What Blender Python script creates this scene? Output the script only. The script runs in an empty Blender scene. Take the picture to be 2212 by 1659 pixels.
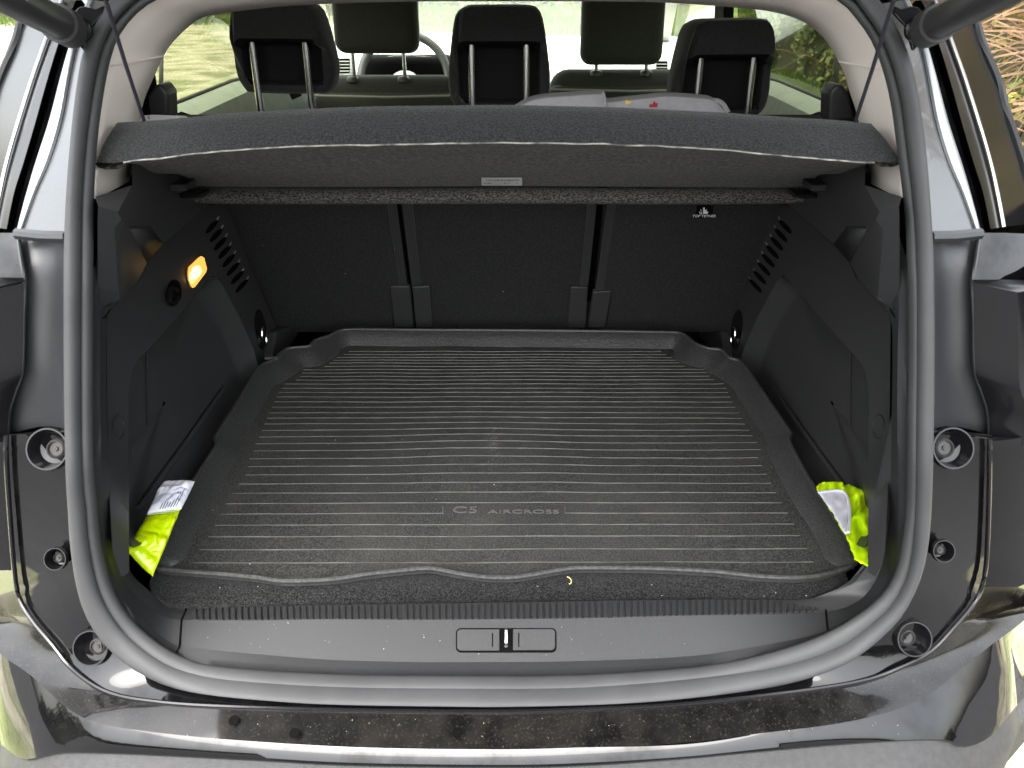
import bpy, bmesh, math, random
from mathutils import Vector, Matrix, noise
from mathutils.geometry import delaunay_2d_cdt
random.seed(7)
R = math.radians
sc = bpy.context.scene
col = sc.collection

# ------------------------------------------------------------------ camera
PITCH = R(28.3); FPX = 1661.0; CU, CV = 1106.0, 829.5; CZ = 1.507
cp, sp = math.cos(PITCH), math.sin(PITCH)
cam = bpy.data.cameras.new('camera'); camo = bpy.data.objects.new('camera', cam); col.objects.link(camo)
camo.location = (0, 0, CZ); camo.rotation_euler = (math.pi / 2 - PITCH, 0, 0)
cam.sensor_width = 36; cam.lens = FPX / 2212 * 36; cam.clip_start = 0.02; cam.clip_end = 3000
cam.dof.use_dof = True; cam.dof.focus_distance = 1.45; cam.dof.aperture_fstop = 11
sc.camera = camo
# ------------------------------------------------------------------ world, sun, exposure
SUN_EL, SUN_ROT = R(66), R(200)
w = bpy.data.worlds.new('World'); sc.world = w; w.use_nodes = True
nt = w.node_tree; nt.nodes.clear()
sky = nt.nodes.new('ShaderNodeTexSky'); sky.sky_type = 'NISHITA'; sky.sun_disc = False
sky.sun_elevation = SUN_EL; sky.sun_rotation = SUN_ROT; sky.dust_density = 6; sky.air_density = 1.6; sky.ozone_density = 0.6
hs = nt.nodes.new('ShaderNodeHueSaturation'); hs.inputs['Saturation'].default_value = 0.30
bg = nt.nodes.new('ShaderNodeBackground'); bg.inputs[1].default_value = 0.15
wo = nt.nodes.new('ShaderNodeOutputWorld')
nt.links.new(sky.outputs[0], hs.inputs['Color']); nt.links.new(hs.outputs[0], bg.inputs[0]); nt.links.new(bg.outputs[0], wo.inputs[0])
sd = bpy.data.lights.new('sun', 'SUN'); sd.energy = 0.7; sd.angle = R(55); sd.color = (1, .97, .93)
so = bpy.data.objects.new('sun', sd); col.objects.link(so)
sundir = Vector((math.sin(SUN_ROT) * math.cos(SUN_EL), math.cos(SUN_ROT) * math.cos(SUN_EL), math.sin(SUN_EL)))
so.rotation_euler = sundir.to_track_quat('Z', 'Y').to_euler(); so.location = sundir * 30
sc.view_settings.view_transform = 'Standard'; sc.view_settings.look = 'None'
sc.view_settings.exposure = 3.0; sc.view_settings.gamma = 1
sc.render.engine = 'CYCLES'
sc.cycles.max_bounces = 8; sc.cycles.transparent_max_bounces = 16
try: sc.cycles.use_denoising = True
except Exception: pass

# ------------------------------------------------------------------ pixel -> world helpers
def P(u, v, t):
    x = (u - CU) / FPX; y = (CV - v) / FPX
    return Vector((x * t, (cp + sp * y) * t, CZ + (-sp + cp * y) * t))
def at(u, v, F):
    t0 = .3; f0 = F(*P(u, v, t0)); t = t0
    while t < 6:
        t += .02; f = F(*P(u, v, t))
        if (f > 0) != (f0 > 0):
            a, b = t - .02, t
            for _ in range(24):
                m = (a + b) / 2
                if (F(*P(u, v, m)) > 0) == (f0 > 0): a = m
                else: b = m
            return P(u, v, (a + b) / 2)
    return P(u, v, 1.5)
X0 = -.018
GT = [(-.1, .582), (.2, .583), (.5, .584), (.60, .585), (.634, .590), (.66, .603), (.6865, .619), (.69, .655), (.70, .674), (.75, .692), (1.0, .72), (1.2, .79), (1.34, .875), (1.48, .97), (1.6, 1.08), (1.8, 1.5)]
def interp(T, x):
    if x <= T[0][0]: return T[0][1]
    for (a, b), (c, d) in zip(T, T[1:]):
        if x <= c: return b + (d - b) * (x - a) / (c - a)
    return T[-1][1]
def cplan(x):
    a = abs(x - X0); return .10 * a * a + 1.7 * max(0, a - .48) ** 2
def G(off):
    return lambda x, y, z: y - (interp(GT, z) + cplan(x) + off)
def Zp(z): return lambda x, y, zz: z - zz
def Yp(yy): return lambda x, y, z: y - yy
def Xp(xx): return lambda x, y, z: abs(x - X0) - xx
def Wall(off=0):   # boot side wall
    def f(x, y, z):
        s = max(0, min(1, (y - .78) / .2)); s = s * s * (3 - 2 * s)
        return abs(x - X0) - (.485 + .05 * s + .03 * (y - .9) + .1 * (z - .72) + off)
    return f
def Seat(off=0): return lambda x, y, z: y - (1.77 - .39 * (z - .72) + off)
CM = 1077
def mir(L): return [(2 * CM - q[0],) + tuple(q[1:]) for q in L]

def catmull(L, n):
    """resample a polyline to n points, smoothed"""
    L = [Vector(q) for q in L]
    pts = []
    for i in range(len(L) - 1):
        p0 = L[max(i - 1, 0)]; p1 = L[i]; p2 = L[i + 1]; p3 = L[min(i + 2, len(L) - 1)]
        for k in range(10):
            s = k / 10
            pts.append(.5 * ((2 * p1) + (-p0 + p2) * s + (2 * p0 - 5 * p1 + 4 * p2 - p3) * s * s + (-p0 + 3 * p1 - 3 * p2 + p3) * s ** 3))
    pts.append(L[-1])
    return resample(pts, n)
def resample(pts, n):
    d = [0]
    for a, b in zip(pts, pts[1:]): d.append(d[-1] + (b - a).length)
    out = []; j = 0
    for i in range(n):
        s = d[-1] * i / (n - 1)
        while j < len(d) - 2 and d[j + 1] < s: j += 1
        k = (s - d[j]) / max(1e-9, d[j + 1] - d[j])
        out.append(pts[j].lerp(pts[j + 1], min(1, max(0, k))))
    return out

# ------------------------------------------------------------------ materials
def mat(name, c, rough=.6, metal=0, spec=.5, coat=0, c2=None, nscale=200, bump=0, bscale=400, bdist=.001, detail=3,
        stretch=None, emis=None, estr=0, sheen=0, c3=None, n3=20, t3=(.55, .7), coat_r=.03, rvar=0, rt=(.35, .65)):
    m = bpy.data.materials.new(name); m.use_nodes = True; t = m.node_tree; b = t.nodes['Principled BSDF']
    b.inputs['Base Color'].default_value = (*c, 1); b.inputs['Roughness'].default_value = rough
    b.inputs['Metallic'].default_value = metal; b.inputs['Specular IOR Level'].default_value = spec
    b.inputs['Coat Weight'].default_value = coat; b.inputs['Coat Roughness'].default_value = coat_r
    if sheen: b.inputs['Sheen Weight'].default_value = sheen; b.inputs['Sheen Roughness'].default_value = .5
    tc = t.nodes.new('ShaderNodeTexCoord'); src = tc.outputs['Object']
    if stretch:
        mp = t.nodes.new('ShaderNodeMapping'); mp.inputs['Scale'].default_value = stretch
        t.links.new(src, mp.inputs[0]); src = mp.outputs[0]
    out = None
    if c2:
        n = t.nodes.new('ShaderNodeTexNoise'); n.inputs['Scale'].default_value = nscale; n.inputs['Detail'].default_value = detail
        t.links.new(src, n.inputs['Vector'])
        r = t.nodes.new('ShaderNodeValToRGB'); r.color_ramp.elements[0].position = rt[0]; r.color_ramp.elements[1].position = rt[1]
        r.color_ramp.elements[0].color = (*c, 1); r.color_ramp.elements[1].color = (*c2, 1)
        t.links.new(n.outputs[0], r.inputs[0]); out = r.outputs[0]
    if c3:
        n = t.nodes.new('ShaderNodeTexNoise'); n.inputs['Scale'].default_value = n3; n.inputs['Detail'].default_value = 6; n.inputs['Roughness'].default_value = .65
        t.links.new(tc.outputs['Object'], n.inputs['Vector'])
        r = t.nodes.new('ShaderNodeValToRGB'); r.color_ramp.elements[0].position = t3[0]; r.color_ramp.elements[1].position = t3[1]
        r.color_ramp.elements[0].color = (0, 0, 0, 1); r.color_ramp.elements[1].color = (1, 1, 1, 1)
        t.links.new(n.outputs[0], r.inputs[0])
        mx = t.nodes.new('ShaderNodeMix'); mx.data_type = 'RGBA'
        t.links.new(r.outputs[0], mx.inputs['Factor'])
        if out: t.links.new(out, mx.inputs['A'])
        else: mx.inputs['A'].default_value = (*c, 1)
        mx.inputs['B'].default_value = (*c3, 1); out = mx.outputs['Result']
        if rvar:
            ma = t.nodes.new('ShaderNodeMapRange'); ma.inputs['To Min'].default_value = rough; ma.inputs['To Max'].default_value = min(1, rough + rvar)
            t.links.new(r.outputs[0], ma.inputs[0]); t.links.new(ma.outputs[0], b.inputs['Roughness'])
            if coat:
                mb = t.nodes.new('ShaderNodeMapRange'); mb.inputs['To Min'].default_value = coat; mb.inputs['To Max'].default_value = coat * .25
                t.links.new(r.outputs[0], mb.inputs[0]); t.links.new(mb.outputs[0], b.inputs['Coat Weight'])
    if out: t.links.new(out, b.inputs['Base Color'])
    if bump:
        n = t.nodes.new('ShaderNodeTexNoise'); n.inputs['Scale'].default_value = bscale; n.inputs['Detail'].default_value = 2
        t.links.new(src, n.inputs['Vector'])
        bp = t.nodes.new('ShaderNodeBump'); bp.inputs['Strength'].default_value = bump; bp.inputs['Distance'].default_value = bdist
        t.links.new(n.outputs[0], bp.inputs['Height']); t.links.new(bp.outputs[0], b.inputs['Normal'])
    if emis:
        b.inputs['Emission Color'].default_value = (*emis, 1); b.inputs['Emission Strength'].default_value = estr
    return m
M = {}
M['paint'] = mat('black_paint', (.0025, .0025, .003), .4, coat=1, spec=.0, c3=(.012, .012, .011), n3=16, t3=(.5, .85), rvar=.2)
M['dirty_paint'] = mat('dusty_black_paint', (.002, .002, .002), .4, coat=.7, spec=.1, c2=(.010, .009, .008), nscale=30, detail=10, c3=(.05, .045, .038), n3=330, t3=(.56, .74), rvar=.3, bump=.08, bscale=200, coat_r=.05)
M['satin'] = mat('satin_grey_plastic', (.022, .023, .025), .36, spec=.5, c3=(.045, .045, .045), n3=14, t3=(.55, .8), bump=.05, bscale=300)
M['pebble'] = mat('sealer_coated_panel', (.05, .052, .055), .3, spec=.7, coat=.4, bump=.2, bscale=220)
M['lower'] = mat('unpainted_bumper_plastic', (.028, .028, .029), .6, spec=.3, bump=.3, bscale=500, c2=(.036, .036, .036), nscale=120)
M['rubber'] = mat('rubber_seal', (.052, .0525, .0535), .58, spec=.35, bump=.1, bscale=90, c2=(.044, .0445, .0455), nscale=14)
M['rubber_d'] = mat('rubber_dark', (.012, .012, .013), .5)
M['plastic'] = mat('grained_black_plastic', (.036, .036, .037), .43, spec=.6, bump=.3, bscale=900, bdist=.0006, c3=(.055, .055, .055), n3=25, t3=(.6, .8))
M['plastic_sill'] = mat('grained_grey_sill_plastic', (.019, .0195, .0205), .52, spec=.35, bump=.35, bscale=600, bdist=.0008, stretch=(1, 2.6, 1), c2=(.024, .0245, .0255), nscale=420, c3=(.032, .032, .031), n3=60, t3=(.66, .8))
M['plastic_rib'] = mat('ribbed_sill_plastic', (.032, .0325, .0335), .5, spec=.5)
M['plastic_gl'] = mat('smooth_black_plastic', (.007, .007, .008), .2, spec=.4)
M['black'] = mat('deep_black', (.003, .003, .003), .8, spec=.05)
M['carpet'] = mat('black_needle_carpet', (.004, .004, .004), .95, spec=.1, c2=(.030, .030, .029), nscale=430, rt=(.42, .62), detail=5, bump=.8, bscale=500, bdist=.002, sheen=.1)
M['felt'] = mat('grey_felt', (.015, .0153, .0155), .95, spec=.1, c2=(.038, .038, .039), nscale=480, rt=(.40, .62), detail=6, bump=.7, bscale=380, bdist=.0015, sheen=.12)
M['felt_b'] = mat('brown_grey_felt', (.003, .0028, .0025), .95, spec=.1, c2=(.044, .038, .033), nscale=120, rt=(.44, .60), stretch=(1.7, .55, 1.2), detail=9, bump=.6, bscale=110, bdist=.003, c3=(.02, .015, .012), n3=9, t3=(.5, .85), sheen=.1)
M['felt_lip'] = mat('pale_grey_felt', (.022, .0215, .021), .95, spec=.1, c2=(.15, .143, .134), nscale=260, rt=(.40, .64), bump=.8, bscale=300, bdist=.002, stretch=(1, 2, 2), detail=7)
M['thread'] = mat('frayed_pale_edge', (.35, .34, .3), .9, c2=(.07, .07, .065), nscale=60)
M['mat'] = mat('dusty_rubber_mat', (.020, .020, .0195), .6, spec=.3, c2=(.075, .075, .070), nscale=400, rt=(.42, .64), detail=6, bump=.8, bscale=330, bdist=.0018, c3=(.075, .072, .066), n3=5, t3=(.42, .95))
M['mat_lip'] = mat('moulded_mat_rim', (.030, .030, .030), .42, spec=.8, c2=(.058, .058, .057), nscale=330, rt=(.42, .62), bump=.6, bscale=190, bdist=.002)
M['mat_edge'] = mat('worn_mat_edge', (.022, .022, .021), .5, spec=.6, c2=(.055, .055, .053), nscale=200, bump=.4, bscale=300)
M['rib'] = mat('worn_rib_edge', (.115, .115, .105), .5, c2=(.06, .06, .054), nscale=30)
M['emboss'] = mat('embossed_letter_edge', (.11, .105, .1), .4)
M['seatcloth'] = mat('black_seat_backing', (.019, .019, .0195), .95, spec=.1, c2=(.034, .034, .034), nscale=330, rt=(.42, .64), bump=.5, bscale=400, c3=(.022, .022, .022), n3=16, t3=(.68, .8), stretch=(1, 1, 1.6))
M['cloth'] = mat('charcoal_seat_cloth', (.016, .016, .017), .95, spec=.15, c2=(.034, .034, .034), nscale=500, bump=.4, bscale=600, sheen=.2)
M['cloth_b'] = mat('black_headrest_cloth', (.012, .012, .0125), .95, spec=.1, bump=.3, bscale=500)
M['frontcloth'] = mat('green_grey_seat_cloth', (.03, .031, .028), .9, spec=.2, c2=(.045, .046, .043), nscale=300, bump=.2, sheen=.2)
M['pale_trim'] = mat('pale_seat_piping', (.24, .245, .22), .7)
M['beige'] = mat('beige_pillar_trim', (.82, .755, .69), .75, spec=.2, c2=(.79, .73, .66), nscale=500, bump=.1, bscale=700)
M['headliner'] = mat('headliner', (.55, .52, .47), .9)
M['chrome'] = mat('polished_steel', (.75, .75, .75), .22, metal=1)
M['steel'] = mat('zinc_steel', (.5, .5, .5), .3, metal=1)
M['alu'] = mat('grey_bead', (.35, .36, .37), .3, metal=.5, bump=.3, bscale=200)
M['dash'] = mat('dashboard_skin', (.55, .6, .57), .6, c2=(.5, .55, .52), nscale=40)  # pale colour stands in for the light falling through the windscreen
M['dash_line'] = mat('tan_stitching', (.55, .42, .34), .7)
M['wheel'] = mat('dark_wheel_leather', (.07, .075, .07), .5)
M['door'] = mat('door_panel', (.30, .34, .31), .6, c2=(.26, .3, .27), nscale=30)
M['neon'] = mat('neon_yellow_fabric', (.62, .95, .0), .55, emis=(.5, .9, 0), estr=0, c3=(.72, .82, .0), n3=14, t3=(.5, .7))
M['neon_film'] = mat('neon_yellow_plastic_film', (.50, .68, .0), .22, coat=.6, bump=.6, bscale=28, bdist=.006)
M['silver'] = mat('silver_grey_reflective_cloth', (.62, .61, .68), .45, spec=.6, bump=.4, bscale=24, bdist=.006)
M['film'] = mat('crinkled_clear_film', (.66, .67, .78), .18, coat=.8, bump=.8, bscale=50, bdist=.006, c2=(.9, .9, .95), nscale=25)
M['ink'] = mat('dark_ink', (.05, .05, .09), .6)
M['white'] = mat('white_label', (.85, .84, .84), .5)
M['pink'] = mat('faded_red_ink', (.5, .25, .2), .6)
M['cable'] = mat('woven_cord', (.02, .02, .03), .9, bump=.6, bscale=900)
M['greycloth'] = mat('grey_muslin', (.42, .41, .43), .9, c2=(.38, .37, .39), nscale=80, bump=.2, bscale=80)
M['yellow'] = mat('yellow_print', (.8, .55, .08), .7); M['red'] = mat('dark_red_print', (.35, .02, .03), .7)
M['straw'] = mat('dry_straw', (.75, .55, .2), .7)
M['crumb'] = mat('pale_crumb', (.6, .58, .5), .8)
M['plug'] = mat('greyish_plug', (.035, .034, .033), .5, spec=.3)
M['lamp'] = mat('lit_amber_lens', (.9, .5, .15), .3, emis=(1, .42, .07), estr=.17)
M['lamp_hot'] = mat('lit_lens_core', (1, .8, .4), .3, emis=(1, .66, .18), estr=.8)
M['lamp_fade'] = M['lamp']
def glassmat(name, tint, gl=.12):
    m = bpy.data.materials.new(name); m.use_nodes = True; t = m.node_tree; t.nodes.clear()
    tr = t.nodes.new('ShaderNodeBsdfTransparent'); tr.inputs[0].default_value = (*[c ** .5 for c in tint], 1)
    g = t.nodes.new('ShaderNodeBsdfGlossy'); g.inputs['Roughness'].default_value = .02
    lw = t.nodes.new('ShaderNodeLayerWeight'); pw = t.nodes.new('ShaderNodeMath'); pw.operation = 'POWER'; pw.inputs[1].default_value = 5
    fr = t.nodes.new('ShaderNodeMath'); fr.operation = 'MULTIPLY_ADD'; fr.inputs[1].default_value = .85; fr.inputs[2].default_value = .035
    t.links.new(lw.outputs['Facing'], pw.inputs[0]); t.links.new(pw.outputs[0], fr.inputs[0])
    mx = t.nodes.new('ShaderNodeMixShader'); o = t.nodes.new('ShaderNodeOutputMaterial')
    t.links.new(fr.outputs[0], mx.inputs[0]); t.links.new(tr.outputs[0], mx.inputs[1]); t.links.new(g.outputs[0], mx.inputs[2]); t.links.new(mx.outputs[0], o.inputs[0])
    return m
M['glass'] = glassmat('clear_windscreen_glass', (.80, .84, .74))
M['tint'] = glassmat('tinted_side_glass', (.34, .36, .25))

# ------------------------------------------------------------------ object helpers
def link(name, me, m, parent=None, smooth=True, bevel=0, solid=0, sharp=40):
    me.validate()
    o = bpy.data.objects.new(name, me); col.objects.link(o)
    if m and not me.materials: me.materials.append(m)
    if smooth:
        for p in me.polygons: p.use_smooth = True
        try: me.set_sharp_from_angle(angle=R(sharp))
        except Exception: pass
    if solid:
        s = o.modifiers.new('thickness', 'SOLIDIFY'); s.thickness = abs(solid); s.offset = -1 if solid > 0 else 1
    if bevel:
        b = o.modifiers.new('rounding', 'BEVEL'); b.width = bevel; b.segments = 3; b.limit_method = 'ANGLE'; b.angle_limit = R(35); b.harden_normals = False
    if parent: setparent(o, parent)
    return o
def setparent(o, p):
    o.parent = p
    pw = p.get('_w')
    if pw is not None: o.matrix_parent_inverse = Matrix.Translation(-Vector(pw))
def thing(name, label, cat, loc, group=None):
    o = bpy.data.objects.new(name, None); col.objects.link(o); o.location = loc; o['_w'] = list(loc)
    o.empty_display_size = .1
    o['label'] = label; o['category'] = cat
    if group: o['group'] = group
    return o
def tag(o, label, cat, group=None, kind=None):
    if label: o['label'] = label
    if cat: o['category'] = cat
    if group: o['group'] = group
    if kind: o['kind'] = kind
    return o
def mesh(name, vs, fs):
    me = bpy.data.meshes.new(name); me.from_pydata([tuple(v) for v in vs], [], fs); me.update(); return me
def fixn(me):
    bm = bmesh.new(); bm.from_mesh(me); bmesh.ops.recalc_face_normals(bm, faces=bm.faces); bm.to_mesh(me); bm.free(); return me
def grid_mesh(name, rows, closed_u=False, closed_v=False, caps=False):
    n = len(rows[0]); vs = [p for r in rows for p in r]; fs = []
    R_ = len(rows)
    for i in range(R_ if closed_v else R_ - 1):
        for j in range(n if closed_u else n - 1):
            a = i * n + j; b = i * n + (j + 1) % n; c = ((i + 1) % R_) * n + (j + 1) % n; d = ((i + 1) % R_) * n + j
            fs.append((a, b, c, d))
    if caps and closed_u:
        fs.append(tuple(range(n - 1, -1, -1))); fs.append(tuple(range((R_ - 1) * n, R_ * n)))
    return mesh(name, vs, fs)
def loft(name, curves, Fs, n, m, parent, sub=1, solid=0, flipn=False, **k):
    """curves: pixel polylines, one surface function each; sub subdivides between curves in space"""
    rows = []
    for c, F in zip(curves, Fs):
        rows.append([at(q[0], q[1], F) if not callable(getattr(F, 'vec', None)) else None for q in catmull([(a[0], a[1]) for a in c], n)])
    out = []
    for a, b in zip(rows, rows[1:]):
        for s in range(sub): out.append([p.lerp(q, s / sub) for p, q in zip(a, b)])
    out.append(rows[-1])
    me = grid_mesh(name, out)
    return link(name, me, m, parent, solid=solid, **k)
def bulge(name, ca, cb, F, n, h, m, parent, seg=8, closed=False, dirv=Vector((0, -1, 0)), wrap=.5, off=Vector((0, 0, 0))):
    """a rounded tube-like strip between two pixel curves on one surface"""
    A = [at(q[0], q[1], F) + off for q in catmull(ca, n)]; B = [at(q[0], q[1], F) + off for q in catmull(cb, n)]
    rows = []
    for s in range(seg * 2):
        a = 2 * math.pi * s / (seg * 2)
        row = []
        for p, q in zip(A, B):
            c = (p + q) / 2; e = (q - p) / 2
            row.append(c + e * .9 * math.cos(a) + dirv * h * (math.sin(a) if math.sin(a) > 0 else math.sin(a) * wrap))
        rows.append(row)
    return link(name, grid_mesh(name, rows, closed_v=True), m, parent)
def patch(name, px, F, m, parent, holes=(), step=24, solid=0, off=Vector((0, 0, 0)), smooth_out=0, **k):
    if smooth_out: px = [(q.x, q.y) for q in catmull(list(px) + [px[0]], smooth_out)[:-1]]
    loops = [list(px)] + [list(h) for h in holes]
    pts = []; edges = []
    for L in loops:
        L2 = []
        for i, a in enumerate(L):
            b = L[(i + 1) % len(L)]; d = math.dist(a[:2], b[:2]); c = max(1, int(d / step))
            for s in range(c): L2.append((a[0] + (b[0] - a[0]) * s / c, a[1] + (b[1] - a[1]) * s / c))
        s0 = len(pts); pts += L2; edges += [(s0 + i, s0 + (i + 1) % len(L2)) for i in range(len(L2))]
    def inside(x, y, L):
        r = False; j = len(L) - 1
        for i in range(len(L)):
            if (L[i][1] > y) != (L[j][1] > y) and x < (L[j][0] - L[i][0]) * (y - L[i][1]) / (L[j][1] - L[i][1]) + L[i][0]: r = not r
            j = i
        return r
    ok = lambda x, y: inside(x, y, px) and not any(inside(x, y, h) for h in holes)
    us = [q[0] for q in px]; vs_ = [q[1] for q in px]
    x = min(us) + step * .5
    while x < max(us):
        y = min(vs_) + step * .5
        while y < max(vs_):
            if ok(x, y): pts.append((x, y))
            y += step
        x += step
    r = delaunay_2d_cdt([Vector(q) for q in pts], edges, [], 0, 1e-4)
    vv, ff = r[0], r[2]
    fs = []
    for f in ff:
        cx = sum(vv[i].x for i in f) / len(f); cy = sum(vv[i].y for i in f) / len(f)
        if ok(cx, cy): fs.append(tuple(f))
    vs = [at(q.x, q.y, F) + off for q in vv]
    # face the camera
    me = mesh(name, vs, fs)
    bm = bmesh.new(); bm.from_mesh(me)
    bmesh.ops.delete(bm, geom=[v for v in bm.verts if not v.link_faces], context='VERTS')
    C0 = Vector((0, 0, CZ))
    for f in bm.faces:
        f.normal_update()
        if f.normal.dot(C0 - f.calc_center_median()) < 0: f.normal_flip()
    bm.to_mesh(me); bm.free()
    return link(name, me, m, parent, solid=solid, **k)
def prism(name, pts, vec, m, parent, bevel=0, **k):
    n = len(pts); vs = [Vector(p) for p in pts] + [Vector(p) + Vector(vec) for p in pts]
    fs = [tuple(range(n)), tuple(range(2 * n - 1, n - 1, -1))] + [(i, i + n, (i + 1) % n + n, (i + 1) % n)[::-1] for i in range(n)]
    return link(name, fixn(mesh(name, vs, fs)), m, parent, bevel=bevel, **k)
def pprism(name, px, F, thick, m, parent, bevel=0, off=Vector((0, 0, 0)), vec=None, **k):
    pts = [at(u, v, F) + off for u, v in px]
    return prism(name, pts, vec if vec is not None else Vector((0, thick, 0)), m, parent, bevel, **k)
def box(name, a, b, m, parent, bevel=0, rot=None, seg=3, **k):
    c = (Vector(a) + Vector(b)) / 2; h = (Vector(b) - Vector(a)) / 2
    bm = bmesh.new(); bmesh.ops.create_cube(bm, size=2)
    for v in bm.verts: v.co = Vector((v.co.x * abs(h.x), v.co.y * abs(h.y), v.co.z * abs(h.z)))
    if bevel: bmesh.ops.bevel(bm, geom=bm.edges[:] , offset=bevel, segments=seg, profile=.5, affect='EDGES', clamp_overlap=True)
    if rot: bmesh.ops.transform(bm, matrix=rot.to_4x4(), verts=bm.verts)
    bmesh.ops.translate(bm, vec=c, verts=bm.verts)
    me = bpy.data.meshes.new(name); bm.to_mesh(me); bm.free()
    return link(name, me, m, parent, **k)
def tube(name, pts, r, m, parent, n=10, taper=None, closed=False, smooth_n=0):
    pts = [Vector(p) for p in pts]
    if smooth_n: pts = catmull([tuple(p) for p in pts], smooth_n)
    rows = []
    up = Vector((0, 0, 1))
    L = len(pts)
    for i, p in enumerate(pts):
        a = pts[(i - 1) % L] if (closed or i > 0) else pts[0]; b = pts[(i + 1) % L] if (closed or i < L - 1) else pts[-1]
        t = (b - a).normalized()
        s = t.cross(up)
        if s.length < .05: s = t.cross(Vector((1, 0, 0)))
        s.normalize(); q = s.cross(t).normalized()
        rr = r if taper is None else r + (taper - r) * i / (L - 1)
        rows.append([p + s * rr * math.cos(2 * math.pi * k / n) + q * rr * math.sin(2 * math.pi * k / n) for k in range(n)])
    me = grid_mesh(name, rows, closed_u=True, closed_v=closed, caps=not closed)
    return link(name, fixn(me), m, parent)
def lathe(name, prof, c, axis, m, parent, n=28, sx=1, caps=False):
    """prof: (radius, height along axis)"""
    q = Vector(axis).normalized().to_track_quat('Z', 'Y')
    rows = []
    for r, h in prof:
        rows.append([Vector(c) + q @ Vector((r * sx * math.cos(2 * math.pi * k / n), r * math.sin(2 * math.pi * k / n), h)) for k in range(n)])
    return link(name, fixn(grid_mesh(name, rows, closed_u=True, caps=caps)), m, parent, sharp=50)
def verts_mesh(name, V, faces, m, parent, solid=0, bevel=0, **k):
    """V: dict key -> (u,v,t)"""
    keys = list(V); idx = {kk: i for i, kk in enumerate(keys)}
    vs = [P(*V[kk]) for kk in keys]
    fs = [tuple(idx[c] for c in f) for f in faces]
    me = mesh(name, vs, fs)
    bm = bmesh.new(); bm.from_mesh(me)
    bmesh.ops.delete(bm, geom=[v for v in bm.verts if not v.link_faces], context='VERTS')
    for f in bm.faces:
        f.normal_update()
        if f.normal.dot(Vector((0, 0, CZ)) - f.calc_center_median()) < 0: f.normal_flip()
    bm.to_mesh(me); bm.free()
    return link(name, me, m, parent, solid=solid, bevel=bevel, **k)

# ================================================================== SETTING
def ground_mat():
    m = mat('pale_gravel', (.36, .33, .25), .95, c2=(.15, .155, .08), nscale=1.8, rt=(.44, .62), bump=.6, bscale=30, bdist=.03, c3=(.14, .18, .05), n3=.6, t3=(.52, .66), detail=10)
    return m
M['ground'] = ground_mat()
g_ = link('ground', mesh('ground', [(-300, -300, 0), (300, -300, 0), (300, 600, 0), (-300, 600, 0)], [(0, 1, 2, 3)]), M['ground'], None, smooth=False)
g_['kind'] = 'structure'
M['leaf'] = mat('ivy_leaf', (.05, .075, .02), .5, c2=(.13, .15, .045), nscale=3)
M['leaf_y'] = mat('yellow_green_leaf', (.08, .13, .014), .6, c2=(.26, .20, .04), nscale=2)
M['leaf_f'] = mat('field_hedge_leaf', (.05, .08, .008), .6, c2=(.15, .13, .03), nscale=1.2)
M['leaf_d'] = mat('dark_leaf', (.035, .06, .018), .5, c2=(.07, .09, .03), nscale=2)
M['twig'] = mat('dry_bramble_stem', (.26, .17, .095), .8, c2=(.16, .09, .05), nscale=8)
M['core_shade'] = mat('shaded_hedge_core', (.035, .04, .018), .95, c2=(.06, .055, .03), nscale=3)  # shade between the leaves is put into this dark colour
M['blade'] = mat('grass_blade', (.038, .085, .006), .6, c2=(.08, .11, .012), nscale=1.2)
M['blade_dry'] = mat('dry_grass_blade', (.26, .2, .10), .7, c2=(.34, .26, .14), nscale=2)
def leafmesh(name, n, fn, size, rnd):
    vs = []; fs = []
    for i in range(n):
        p, nrm = fn(rnd)
        s = size * rnd.uniform(.6, 1.3)
        a = Vector((rnd.gauss(0, 1), rnd.gauss(0, 1), rnd.gauss(0, 1))).normalized()
        b = a.cross((nrm + Vector((rnd.gauss(0, .5), rnd.gauss(0, .5), rnd.gauss(0, .5)))).normalized())
        if b.length < .1: continue
        b.normalize(); k = len(vs)
        vs += [p - a * s, p + b * s * .55 - a * s * .1, p + a * s, p - b * s * .55 + a * s * .1]
        fs.append((k, k + 1, k + 2, k + 3))
    return mesh(name, vs, fs)
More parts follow.
